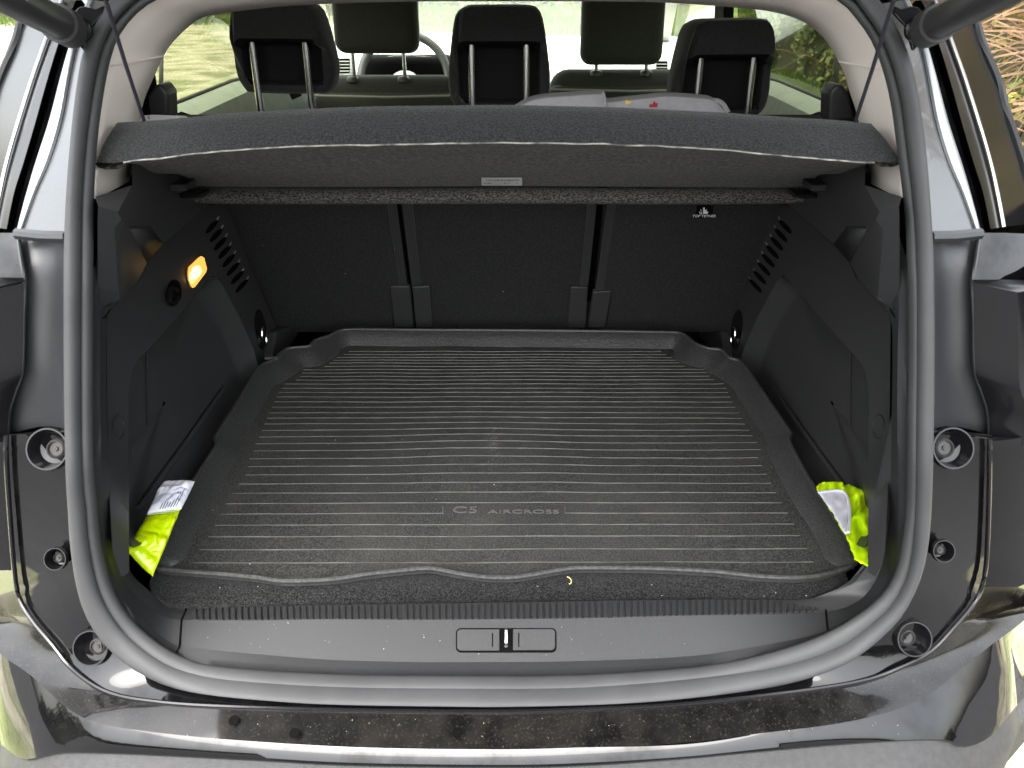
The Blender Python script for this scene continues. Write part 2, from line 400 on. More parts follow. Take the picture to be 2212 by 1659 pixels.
def hedge(name, label, path, height, depth, n, size, leafm, seed, rough=.5, core=True, cat='hedge', twigs=0, group=None):
    """path: list of (x,y) ground line; the hedge stands along it"""
    rnd = random.Random(seed)
    t = thing(name, label, cat, (path[0][0], path[0][1], 0), group)
    L = [Vector((a, b, 0)) for a, b in path]
    rs = resample(L, 60)
    def prof(i, w):   # outline around hedge core
        p = rs[i]; d = (rs[min(i + 1, 59)] - rs[max(i - 1, 0)]).normalized(); s = Vector((d.y, -d.x, 0))
        a = math.pi * w
        hh = height * (1 + .25 * noise.noise(Vector((i * .25, seed, 0)))); dd = depth * (1 + .3 * noise.noise(Vector((i * .3, w * 3, seed))))
        q = p - s * math.cos(a) * dd + Vector((0, 0, math.sin(a) ** .6 * hh))
        q += Vector((noise.noise(q * 1.3), noise.noise(q * 1.3 + Vector((9, 0, 0))), noise.noise(q * 1.3 + Vector((0, 9, 0))))) * rough * .7
        return q, (-s * math.cos(a) + Vector((0, 0, math.sin(a)))).normalized()
    if core:
        rows = [[(prof(i, w / 10)[0] - rs[i]) * .86 + rs[i] for w in range(11)] for i in range(60)]
        link('shaded_core', grid_mesh('shaded_core', rows), M['core_shade'], t)
    def fn(r):
        i = r.uniform(0, 58.99); w = r.random(); a, na = prof(int(i), w); b, nb = prof(int(i) + 1, w)
        q = a.lerp(b, i % 1); q += na * r.uniform(-.18, .12) * rough + Vector((r.gauss(0, .03), r.gauss(0, .03), r.gauss(0, .03)))
        if q.z < .01: q.z = r.uniform(.01, .1)
        return q, na
    o = link('foliage', leafmesh('foliage', n, fn, size, rnd), leafm, t, smooth=False); o['kind'] = 'stuff'
    if twigs:
        bm = bmesh.new(); vs = []; fs = []
        for k in range(twigs):
            q, nn = fn(rnd); p = q.copy(); d = (nn + Vector((rnd.gauss(0, .6), rnd.gauss(0, .6), rnd.gauss(.3, .6)))).normalized()
            r0 = rnd.uniform(.002, .006); prev = None
            for s in range(8):
                side = d.cross(Vector((0, 0, 1))).normalized(); up = side.cross(d)
                ring = [p + side * r0, p - side * r0 * .5 + up * r0, p - side * r0 * .5 - up * r0]
                base = len(vs); vs += ring
                if s: fs += [(base - 3, base - 2, base + 1, base), (base - 2, base - 1, base + 2, base + 1), (base - 1, base - 3, base, base + 2)]
                p = p + d * .09; d = (d + Vector((rnd.gauss(0, .12), rnd.gauss(0, .12), -.09))).normalized()
        bm.free()
        o = link('stem', mesh('stem', vs, fs), M['twig'], t); o['kind'] = 'stuff'
    return t
hedge('ivy_hedge', 'dark green ivy hedge beyond the right rear door window', [(4.9, 6.0), (5.1, 9), (5.0, 12), (5.4, 16)], 3.4, .9, 85000, .045, M['leaf'], 3, twigs=300)
hedge('bramble_bank', 'dry reddish bramble bank outside the car on the right', [(3.6, 1.5), (3.5, 3.2), (4.2, 6.2)], 2.6, .9, 24000, .034, M['leaf_y'], 5, twigs=3000, cat='bramble', core=True)
hedge('sunlit_hedge', 'pale yellow-green hedge seen through the windscreen', [(-12, 34), (-2, 32), (6, 32), (14, 35)], 4.5, 1.6, 80000, .13, M['leaf_f'], 8)
hedge('dark_hedge', 'dark green hedge far beyond the left rear door window', [(-30, 28), (-18, 30), (-10, 28)], 3.4, 1.6, 16000, .1, M['leaf_d'], 11)
def grass(name, label, region, n, h, m, seed, slope=None):
    rnd = random.Random(seed); vs = []; fs = []
    for i in range(n):
        x = rnd.uniform(region[0], region[1]); y = rnd.uniform(region[2], region[3])
        if noise.noise(Vector((x * .5, y * .5, seed))) < -.25: continue
        if slope is not None and x < slope * y: continue
        hh = h * rnd.uniform(.5, 1.3); a = rnd.uniform(0, 6.28); wd = hh * .06; k = len(vs)
        dx, dy = math.cos(a), math.sin(a); lx, ly = rnd.gauss(0, .3) * hh, rnd.gauss(0, .3) * hh
        vs += [(x - dx * wd, y - dy * wd, 0), (x + dx * wd, y + dy * wd, 0), (x + lx * .4 + dx * wd * .6, y + ly * .4 + dy * wd * .6, hh * .6), (x + lx, y + ly, hh)]
        fs.append((k, k + 1, k + 2, k + 3))
    o = link(name, mesh(name, vs, fs), m, None, smooth=False); tag(o, label, None, kind='stuff'); return o
hedge('added_tree_line', 'unseen dark tree line added behind the camera to darken paint reflections', [(-34, -6), (-24, -19), (0, -23), (24, -19), (34, -6)], 3.4, 2.0, 16000, .2, M['leaf_d'], 21, cat='trees', rough=1.6)  # unseen trees added so the black paint mirrors something dark
grass('grass', 'bright green grass in front of the car', (-6, 8, 15, 31), 110000, .34, M['blade'], 1, slope=-.19)
grass('grass', 'tufts of grass growing on the gravel to the left of the car', (-18, -6, 24, 29), 5000, .25, M['blade'], 2)
grass('grass', 'short grass along the foot of the hedge on the right', (3.7, 4.8, 3.5, 16), 9000, .16, M['blade'], 4)
lw_ = link('lawn', mesh('lawn', [(-3, 15.5, .004), (30, 14, .004), (40, 60, .004), (-8, 60, .004)], [(0, 1, 2, 3)]), mat('lawn_base', (.04, .08, .006), .9, c2=(.075, .10, .012), nscale=1.5, detail=6), None, smooth=False); lw_['kind'] = 'structure'
rd = link('added_dark_ground', mesh('added_dark_ground', [(-300, -60, .004), (300, -60, .004), (300, .55, .004), (-300, .55, .004)], [(0, 1, 2, 3)]), mat('added_dark_surface', (.045, .045, .047), .9, c2=(.06, .06, .06), nscale=60, bump=.4, bscale=120), None, smooth=False); rd['kind'] = 'structure'  # dark ground strip added behind the car so its paint reflects less brightness
grass('dry_grass', 'dry straw-coloured grass under the brambles on the right', (2.4, 4.2, 1.0, 5.5), 9000, .3, M['blade_dry'], 6)

# ================================================================== CAR
car = thing('car', 'black family car seen from behind with its boot open and empty but for a mat', 'car', (X0, 2.4, 0))

# ---- pixel curves round the opening (2212-wide photo pixels)
top_l = [(236, 0), (300, -50), (430, -95), (700, -122), (1077, -130)]
S_OUT = [(1077, -130), (700, -122), (430, -95), (300, -50), (236, 0), (212, 35), (182, 104), (168, 174), (156, 278), (146, 400), (140, 520), (139, 700), (140, 850), (143, 1000), (147, 1083), (152, 1170), (164, 1255), (182, 1318), (212, 1371), (250, 1411), (300, 1447), (361, 1475), (441, 1493), (560, 1506), (713, 1516), (1001, 1521), (1100, 1521), (1303, 1516), (1444, 1507), (1600, 1489), (1722, 1466), (1821, 1430), (1891, 1381), (1946, 1322), (1986, 1243), (2004, 1170), (2012, 1083), (2016, 950), (2018, 750), (2016, 560), (2008, 420), (1997, 297), (1978, 176), (1958, 104), (1925, 35), (1900, 0), (1850, -50), (1724, -95), (1450, -122), (1077, -130)]
S_MID = [(1077, -112), (700, -104), (460, -78), (340, -30), (278, 17), (236, 70), (212, 139), (189, 278), (178, 417), (175, 576), (174, 760), (175, 950), (180, 1060), (184, 1083), (191, 1170), (208, 1257), (229, 1309), (264, 1361), (312, 1406), (365, 1440), (434, 1462), (556, 1475), (764, 1485), (1060, 1488), (1250, 1486), (1444, 1474), (1583, 1458), (1704, 1437), (1809, 1402), (1878, 1355), (1930, 1305), (1958, 1250), (1972, 1187), (1977, 1083), (1979, 900), (1980, 757), (1979, 549), (1970, 417), (1960, 330), (1944, 208), (1913, 104), (1871, 35), (1830, -10), (1694, -78), (1454, -104), (1077, -112)]
S_IN = [(1077, -96), (700, -88), (490, -60), (370, -14), (310, 17), (262, 70), (235, 139), (212, 278), (202, 417), (200, 576), (199, 760), (199, 950), (203, 1040), (207, 1083), (215, 1170), (232, 1248), (256, 1303), (290, 1349), (340, 1393), (395, 1424), (469, 1444), (713, 1461), (1060, 1465), (1250, 1463), (1444, 1451), (1548, 1439), (1652, 1416), (1757, 1382), (1843, 1338), (1904, 1290), (1937, 1237), (1951, 1170), (1961, 1083), (1963, 896), (1965, 687), (1961, 549), (1956, 460), (1942, 347), (1922, 208), (1890, 104), (1850, 42), (1800, -4), (1664, -60), (1454, -88), (1077, -96)]
NR = 200
weather = bulge('outer_seal', S_OUT, S_MID, G(0), NR, .012, M['rubber'], car, wrap=1.0)
bulge('inner_seal', S_MID, S_IN, G(.012), NR, .0095, M['rubber'], car, wrap=1.0)
# dark steel flange behind and between the tubes
loft('aperture_flange', [S_OUT, S_IN], [G(.014), G(.034)], NR, M['rubber_d'], car, sub=3)

# ---- painted aperture, lower U
R3 = [(13, 941), (14, 1000), (19, 1083), (31, 1232), (42, 1292), (69, 1340), (115, 1395), (149, 1438), (194, 1475), (243, 1499), (312, 1513), (451, 1525), (764, 1534), (1095, 1537), (1303, 1530), (1444, 1523), (1583, 1510), (1757, 1489), (1875, 1468), (1950, 1440), (2010, 1408), (2062, 1354), (2104, 1303), (2121, 1268), (2130, 1222), (2134, 1152), (2137, 1052), (2138, 948)]
S_LOW = [(142, 929)] + [q for q in S_OUT if q[1] > 930][0:] + [(2017, 934)]
def shift_in(L, d):   # pull a curve slightly under the tube
    out = []
    for u, v in L:
        dx, dy = 1077 - u, 900 - v; k = math.hypot(dx, dy); out.append((u + dx / k * d, v + dy / k * d))
    return out
loft('aperture_panel', [shift_in(S_LOW, 16), R3], [G(.012), G(.004)], 150, M['paint'], car, sub=5)
R3L = [q for q in R3 if q[1] > 1225]
R4 = [(-190, 1220), (-90, 1330), (0, 1412), (40, 1440), (69, 1461), (104, 1493), (149, 1532), (208, 1561), (312, 1579), (486, 1597), (764, 1614), (1060, 1619), (1250, 1615), (1481, 1604), (1652, 1583), (1791, 1566), (1895, 1545), (1965, 1522), (2017, 1493), (2069, 1451), (2138, 1396), (2212, 1340), (2330, 1230)]
def lip(name, L, F, r, m):
    tube(name, [at(q.x, q.y, F) for q in catmull(L, 160)], r, m, car, n=8)
lip('panel_edge', R3, G(-.001), .003, M['plastic_gl'])
bump_top = loft('bumper', [R3L, R4], [G(.003), G(-.002)], 150, M['dirty_paint'], car, sub=6)
bump_top['label'] = 'dusty scuffed black bumper top below the boot sill'
# bumper face, glossy
R5 = [(-170, 1440), (-90, 1530), (0, 1606), (48, 1640), (94, 1632), (139, 1625), (278, 1628), (556, 1642), (764, 1653), (1095, 1657), (1280, 1652), (1481, 1638), (1618, 1625), (1861, 1604), (2030, 1597), (2086, 1612), (2140, 1590), (2200, 1520), (2330, 1370)]
rows = []
def row(L, F, n=150): return [at(q.x, q.y, F) for q in catmull(L, n)]
a = row(R4, G(-.002)); b = row(R5, G(-.004))
mid = [p.lerp(q, .35) + Vector((0, -.003, .001)) for p, q in zip(a, b)]; mid2 = [p.lerp(q, .7) + Vector((0, -.004, .0)) for p, q in zip(a, b)]
face = link('bumper_face', grid_mesh('bumper_face', [a, mid, mid2, b]), M['paint'], car)
c_ = [p + Vector((0, .004, -.008)) for p in b]
d_ = [p + Vector((0, -.022, -.03)) for p in b]; e_ = [p + Vector((0, -.03, -.14)) for p in b]; f_ = [p + Vector((0, .05, -.38)) for p in b]
link('lower_bumper', grid_mesh('lower_bumper', [b, c_, d_, e_, f_]), M['lower'], car)
# mounting holes and smears on the bumper top
for (u, v) in ((505, 1557), (636, 1584), (988, 1584)):
    c = at(u, v, G(0)); lathe('fixing_hole', [(0.0003, .0012), (.0046, .0013), (.0056, .0014), (.0062, .0012)], c, (0, -.35, .93), M['black'], car, n=16)

# ---- side regions (right in pixels, left mirrored)
SO_U = [(1900, 0), (1925, 35), (1958, 104), (1978, 176), (1997, 297), (2008, 420), (2016, 505)]
U1 = [(1950, 0), (1970, 45), (1986, 94), (2000, 156), (2019, 260), (2045, 347), (2076, 417), (2108, 503)]
U2 = [(1965, 0), (1985, 45), (2003, 94), (2022, 156), (2050, 260), (2078, 347), (2098, 417), (2118, 500)]
U3 = [(1990, 0), (2012, 50), (2034, 112), (2060, 200), (2078, 265), (2103, 350), (2124, 417), (2140, 495)]
U4 = [(2020, 0), (2043, 55), (2064, 112), (2086, 174), (2121, 285), (2142, 360), (2157, 430), (2168, 490)]
U5 = [(2075, 0), (2105, 45), (2124, 104), (2156, 180), (2173, 243), (2192, 300), (2212, 364), (2250, 480)]
SO_M = [(2016, 505), (2017, 600), (2018, 750), (2017, 850), (2017, 934)]
RU = [(2116, 503), (2108, 560), (2101, 611), (2104, 687), (2107, 799), (2121, 844), (2135, 889), (2138, 940)]
for side in (1, -1):
    f = (lambda L: L) if side > 0 else mir
    loft('quarter_panel', [shift_in(f(SO_U), 14), f(U1)], [G(.012), G(.03)], 40, M['pebble'], car, sub=4)
    bulge('gutter_bead', f(U1), f(U2), G(.03), 40, .005, M['alu'], car, seg=4)
    loft('rain_channel', [f(U2), [((a[0] + b[0]) / 2, (a[1] + b[1]) / 2) for a, b in zip(f(U2), f(U3))], f(U3)], [G(.032), G(.055), G(.04)], 40, M['paint'], car, sub=2)
    loft('pillar_cover', [f(U3), f(U4)], [G(.04), G(.05)], 40, M['plastic_gl'], car, sub=2)
    tube('chrome_wire', [at(q.x, q.y, G(.045)) for q in catmull(f(U4), 40)], .0022, M['steel'], car, n=6)
    loft('pillar_cover', [f(U4), f(U5)], [G(.05), G(.075)], 40, M['pebble'] if False else M['plastic_gl'], car, sub=3)
    # outer return of the pillar
    A = [at(q.x, q.y, G(.075)) for q in catmull(f(U5), 40)]
    tube('pillar_rubber', A, .006, M['rubber_d'], car, n=8)
    link('pillar_side', grid_mesh('pillar_side', [A, [p + Vector((side * .006, .05, -.005)) for p in A], [p + Vector((-side * .03, .3, -.01)) for p in A]]), M['paint'], car)
    # satin panel between lamp and seal
    a = row(shift_in(f(SO_M), 14), G(.012), 50); b = row(f(RU), G(.03), 50)
    mids = [[p.lerp(q, s) + Vector((0, .018 * math.sin(math.pi * s), 0)) for p, q in zip(a, b)] for s in (0, .2, .4, .6, .8, 1)]
    link('lamp_side_panel', grid_mesh('lamp_side_panel', mids), M['satin'], car)
    tube('panel_ridge', [at(q[0], q[1], G(.016)) for q in f([(2010, 512), (2060, 511), (2116, 505)])], .007, M['satin'], car, n=8)
    tube('panel_ridge', [at(q[0], q[1], G(.012)) for q in f([(2006, 931), (2070, 936), (2139, 944)])], .003, M['paint'], car, n=8)
    tube('panel_edge', [at(q.x, q.y, G(.022)) for q in catmull(f(RU), 40)], .0026, M['satin'], car, n=8)
    # tail-lamp shoulder outboard of it
    Ra = [at(q.x, q.y, G(.02)) for q in catmull(f(RU[2:]), 30)]
    Rb = [p + Vector((side * .035, -.03, 0)) for p in Ra]; Rc = [p + Vector((side * .16, .02, 0)) for p in Ra]; Rd = [p + Vector((side * .25, .16, 0)) for p in Ra]; Re = [p + Vector((side * .27, .8, 0)) for p in Ra]
    link('tail_lamp', grid_mesh('tail_lamp', [Ra, Rb, Rc, Rd, Re]), M['plastic_gl'], car)
    Ta = [at(q.x, q.y, G(.02)) for q in catmull(f(RU[:3]), 8)]
    Tb = [p + Vector((side * .03, .0, .0)) for p in Ta]; Tc = [p + Vector((side * .16, .05, -.02)) for p in Ta]; Td = [p + Vector((side * .25, .2, -.02)) for p in Ta]
    link('shoulder_panel', grid_mesh('shoulder_panel', [Ta, Tb, Tc, Td]), M['paint'], car)
    # top edge of the tail lamp catching the sky
    Q = [Ra[0], Rb[0], Rc[0]]
    Q2 = [Ta[-1], Tb[-1], Tc[-1]]
    link('lamp_shelf', grid_mesh('lamp_shelf', [[p + Vector((0, 0, .001)) for p in Q], [p + Vector((0, 0, .004)) for p in Q2]]), M['satin'], car, solid=.003)
    # lower corner outboard of the aperture
    Lr = f([(2138, 944), (2137, 1052), (2134, 1152), (2130, 1222), (2121, 1268)])
    if side < 0: Lr = [(13, 944), (14, 1000), (19, 1083), (31, 1232)]
    La = [at(q.x, q.y, G(.004)) for q in catmull(Lr, 30)]
    Lb = [p + Vector((side * .05, .0, 0)) for p in La]; Lc = [p + Vector((side * .16, .05, .0)) for p in La]; Ld = [p + Vector((side * .26, .22, 0)) for p in La]; Le = [p + Vector((side * .28, .9, 0)) for p in La]
    link('rear_wing', grid_mesh('rear_wing', [La, Lb, Lc, Ld, Le]), M['paint'], car)

# ---- round rubber stops in the aperture
for (u, v, r, px) in ((104, 970, 40, 0), (121, 1207, 21, 0), (197, 1399, 33, 0), (2057, 968, 40, 1), (2037, 1190, 21, 1), (1974, 1380, 33, 1)):
    c = at(u, v, G(.002)); rr = r / FPX * (c - Vector((0, 0, CZ))).length * .97
    nrm = Vector((-.25 if c.x < 0 else .25, -1, .25)).normalized(); nrm = Vector((0, -.86, .5))
    s = lathe('rubber_stop', [(rr * 1.06, -.003), (rr, .003), (rr * .93, .003), (rr * .86, -.004), (rr * .72, -.014), (rr * .1, -.016)], c, nrm, M['plastic_gl'], car)
    inw = Vector((.25 * rr if c.x < 0 else -.25 * rr, 0, 0)) if r > 25 else Vector((0, 0, 0))
    lathe('plug', [(rr * .50, -.014), (rr * .47, -.005), (rr * .36, -.003), (rr * .33, -.006), (rr * .12, -.006), (rr * .10, -.004), (0.0005, -.004)], c + inw, nrm, M['plug'], s)

# ---- boot sill and surround trim (rings Q2 outer, Q1 ridge, Q0 inner)
Q2 = [(222, 470), (218, 560), (215, 650), (215, 700), (217, 900), (219, 1000), (222, 1083), (229, 1170), (250, 1256), (278, 1305), (312, 1343), (355, 1380), (400, 1397), (556, 1413), (713, 1425), (900, 1430), (1060, 1430), (1250, 1428), (1481, 1418), (1618, 1399), (1739, 1376), (1800, 1358), (1861, 1326), (1902, 1290), (1923, 1245), (1934, 1187), (1941, 1083), (1938, 896), (1939, 757), (1941, 705), (1941, 653), (1936, 549), (1930, 470)]
Q1 = [(250, 480), (252, 560), (254, 640), (236, 668), (230, 700), (231, 900), (236, 1000), (240, 1083), (244, 1170), (259, 1232), (285, 1276), (323, 1312), (355, 1332), (400, 1339), (556, 1340), (713, 1338), (900, 1339), (1060, 1338), (1250, 1336), (1481, 1330), (1618, 1328), (1739, 1325), (1790, 1321), (1836, 1308), (1871, 1284), (1895, 1246), (1909, 1205), (1918, 1135), (1923, 1083), (1926, 896), (1928, 757), (1926, 700), (1912, 652), (1914, 560), (1910, 480)]
Q0 = [(277, 700), (277, 850), (277, 1000), (278, 1083), (279, 1187), (283, 1236), (323, 1277), (352, 1301), (399, 1311), (556, 1310), (713, 1307), (1060, 1302), (1444, 1296), (1774, 1295), (1812, 1284), (1840, 1262), (1878, 1215), (1885, 1180), (1886, 1083), (1886, 850), (1886, 700)]
loft('sill_trim', [shift_in(S_IN[9:-9], -10)[0:], shift_in(S_IN[9:-9], 6), Q2], [G(.02), G(.04), G(.05)], 170, M['plastic_sill'], car, sub=2)
loft('surround_trim', [Q2, Q1], [G(.05), G(.08)], 170, M['plastic_sill'], car, sub=2)
loft('surround_trim', [Q1[7:-5], Q0[3:-2]], [G(.08), G(.12)], 170, M['plastic_rib'], car, sub=3)
# moulded ribs across the back of the sill
nrib = 96; vs = []; fs = []
RB = [at(q.x, q.y, G(.12)) for q in catmull([(399, 1311), (713, 1307), (1060, 1302), (1444, 1296), (1790, 1295)], 200)]
RA = [at(q.x, q.y, G(.08)) for q in catmull([(400, 1339), (713, 1338), (1060, 1338), (1481, 1330), (1790, 1321)], 200)]
for i in range(nrib):
    u = 405 + (1785 - 405) * (i + .5) / nrib; tt = (u - 405) / 1380
    va, vb = 1313 - 14 * tt, 1340 - 12 * tt
    ii = int(2 + tt * 195); p = RB[ii].lerp(RA[ii], .12) + Vector((0, 0, .0008)); q = RA[ii] + Vector((0, 0, .0004))
    x = .0036; k = len(vs); hgt = .0015
    for c in (p, q): vs += [c + Vector((-x, 0, -.001)), c + Vector((-x * .6, 0, hgt)), c + Vector((x * .6, 0, hgt)), c + Vector((x, 0, -.001))]
    vs += []
    fs += [(k, k + 1, k + 5, k + 4), (k + 1, k + 2, k + 6, k + 5), (k + 2, k + 3, k + 7, k + 6), (k + 4, k + 5, k + 6, k + 7), (k, k + 1, k + 2, k + 3)]
o = link('sill_rib', mesh('sill_rib', vs, fs), M['plastic_rib'], car); o['kind'] = 'stuff'
# joints between sill and corner trims
for L in ([(404, 1311), (392, 1340), (388, 1396), (374, 1424)], [(1780, 1297), (1784, 1322), (1788, 1362), (1800, 1372)]):
    F_ = [G(.116), G(.078), G(.048), G(.035)]
    tube('trim_joint', [at(q[0], q[1], ff) + Vector((0, -.0005, .0005)) for q, ff in zip(L, F_)], .0012, M['black'], car, n=6)
for L in ([(216, 690), (228, 684), (238, 668)], [(1945, 690), (1934, 686), (1922, 668)]):
    tube('trim_joint', [at(q[0], q[1], G(.062)) for q in L], .001, M['black'], car, n=6)
# latch cover plates on the sill face
def sillpt(u, v, lift=0):
    # plane through the sill face
    tt = (v - 1336) / (1428 - 1336)
    a = at(u, 1336, G(.08)); b = at(u, 1428, G(.05))
    # intersect the camera ray with the line a-b
    lo, hi = 0, 1
    def vv(s):
        p = a.lerp(b, s); d = p.y * cp + (CZ - p.z) * sp; return CV - FPX * (p.y * sp - (CZ - p.z) * cp) / d
    for _ in range(30):
        m_ = (lo + hi) / 2
        if vv(m_) < v: lo = m_
        else: hi = m_
    p = a.lerp(b, lo); nrm = (b - a).cross(Vector((1, 0, 0))).normalized()
    if nrm.z < 0: nrm = -nrm
    return p + nrm * lift
def rrect(u0, v0, u1, v1, r, n=5, corners=(1, 1, 1, 1)):
    out = []
    for ci, (cx, cy, a0) in enumerate(((u0 + r, v0 + r, 180), (u1 - r, v0 + r, 270), (u1 - r, v1 - r, 0), (u0 + r, v1 - r, 90))):
        if corners[ci]:
            for k in range(n + 1):
                a = R(a0 + 90 * k / n); out.append((cx + r * math.cos(a), cy + r * math.sin(a)))
        else: out.append(((u0, u1, u1, u0)[ci], (v0, v0, v1, v1)[ci]))
    return out
def sillplate(name, px, lift, thick, m, parent, bevel=0):
    top = [sillpt(u, v, lift) for u, v in px]; bot = [sillpt(u, v, lift - thick) for u, v in px]
    n = len(px); vs = top + bot
    fs = [tuple(range(n)), tuple(range(2 * n - 1, n - 1, -1))] + [(i, (i + 1) % n, (i + 1) % n + n, i + n) for i in range(n)]
    return link(name, fixn(mesh(name, vs, fs)), m, parent, bevel=bevel)
lc = sillplate('latch_cover', rrect(985, 1357, 1202, 1410, 11), .0012, .004, M['black'], car)
sillplate('cover_flap', rrect(987.5, 1359.5, 1079, 1406, 9, corners=(1, 0, 0, 1)), .0036, .004, M['plastic_sill'], lc, bevel=.0006)
sillplate('cover_flap', rrect(1108, 1359, 1199, 1405, 9, corners=(0, 1, 1, 0)), .0036, .004, M['plastic_sill'], lc, bevel=.0006)
for u in (1064, 1120.5): sillplate('cover_slot', [(u - 1.2, 1368), (u + 1.2, 1368), (u + 1.2, 1398), (u - 1.2, 1398)], .0042, .001, M['black'], lc)
tube('striker', [sillpt(1093.5, 1361, .004), sillpt(1093.5, 1364, .0075), sillpt(1093.5, 1390, .009), sillpt(1093.5, 1396, .004)], .0026, M['chrome'], lc, n=10)

# ---- carpeted boot floor
FL = .722
bl = [(399, 1309), (352, 1300), (334, 1288), (322, 1268)]; br = [(1836, 1266), (1825, 1284), (1800, 1292), (1774, 1294)]
front = [(322, 1262), (330, 1282), (352, 1296), (399, 1306), (713, 1302), (1060, 1297), (1444, 1291), (1774, 1290), (1812, 1282), (1834, 1262)]
F0 = [at(q.x, q.y, Zp(FL - .004)) for q in catmull(front, 80)]
rws = [[p + Vector((0, .004, -.05)) for p in F0], [p + Vector((0, -.001, -.012)) for p in F0], F0, [p + Vector((0, .012, .006)) for p in F0], [p + Vector((0, .03, .0065)) for p in F0], [p + Vector((0, .055, .004)) for p in F0]]
rws.append([Vector((p.x, 1.45, FL)) for p in F0]); rws.append([Vector((X0 + (p.x - X0) * .78, 1.70, FL - .003)) for p in F0])
link('boot_floor', grid_mesh('boot_floor', rws), M['carpet'], car)
box('boot_well', (X0 - .72, .80, .50), (X0 + .72, 1.85, .60), M['black'], car)

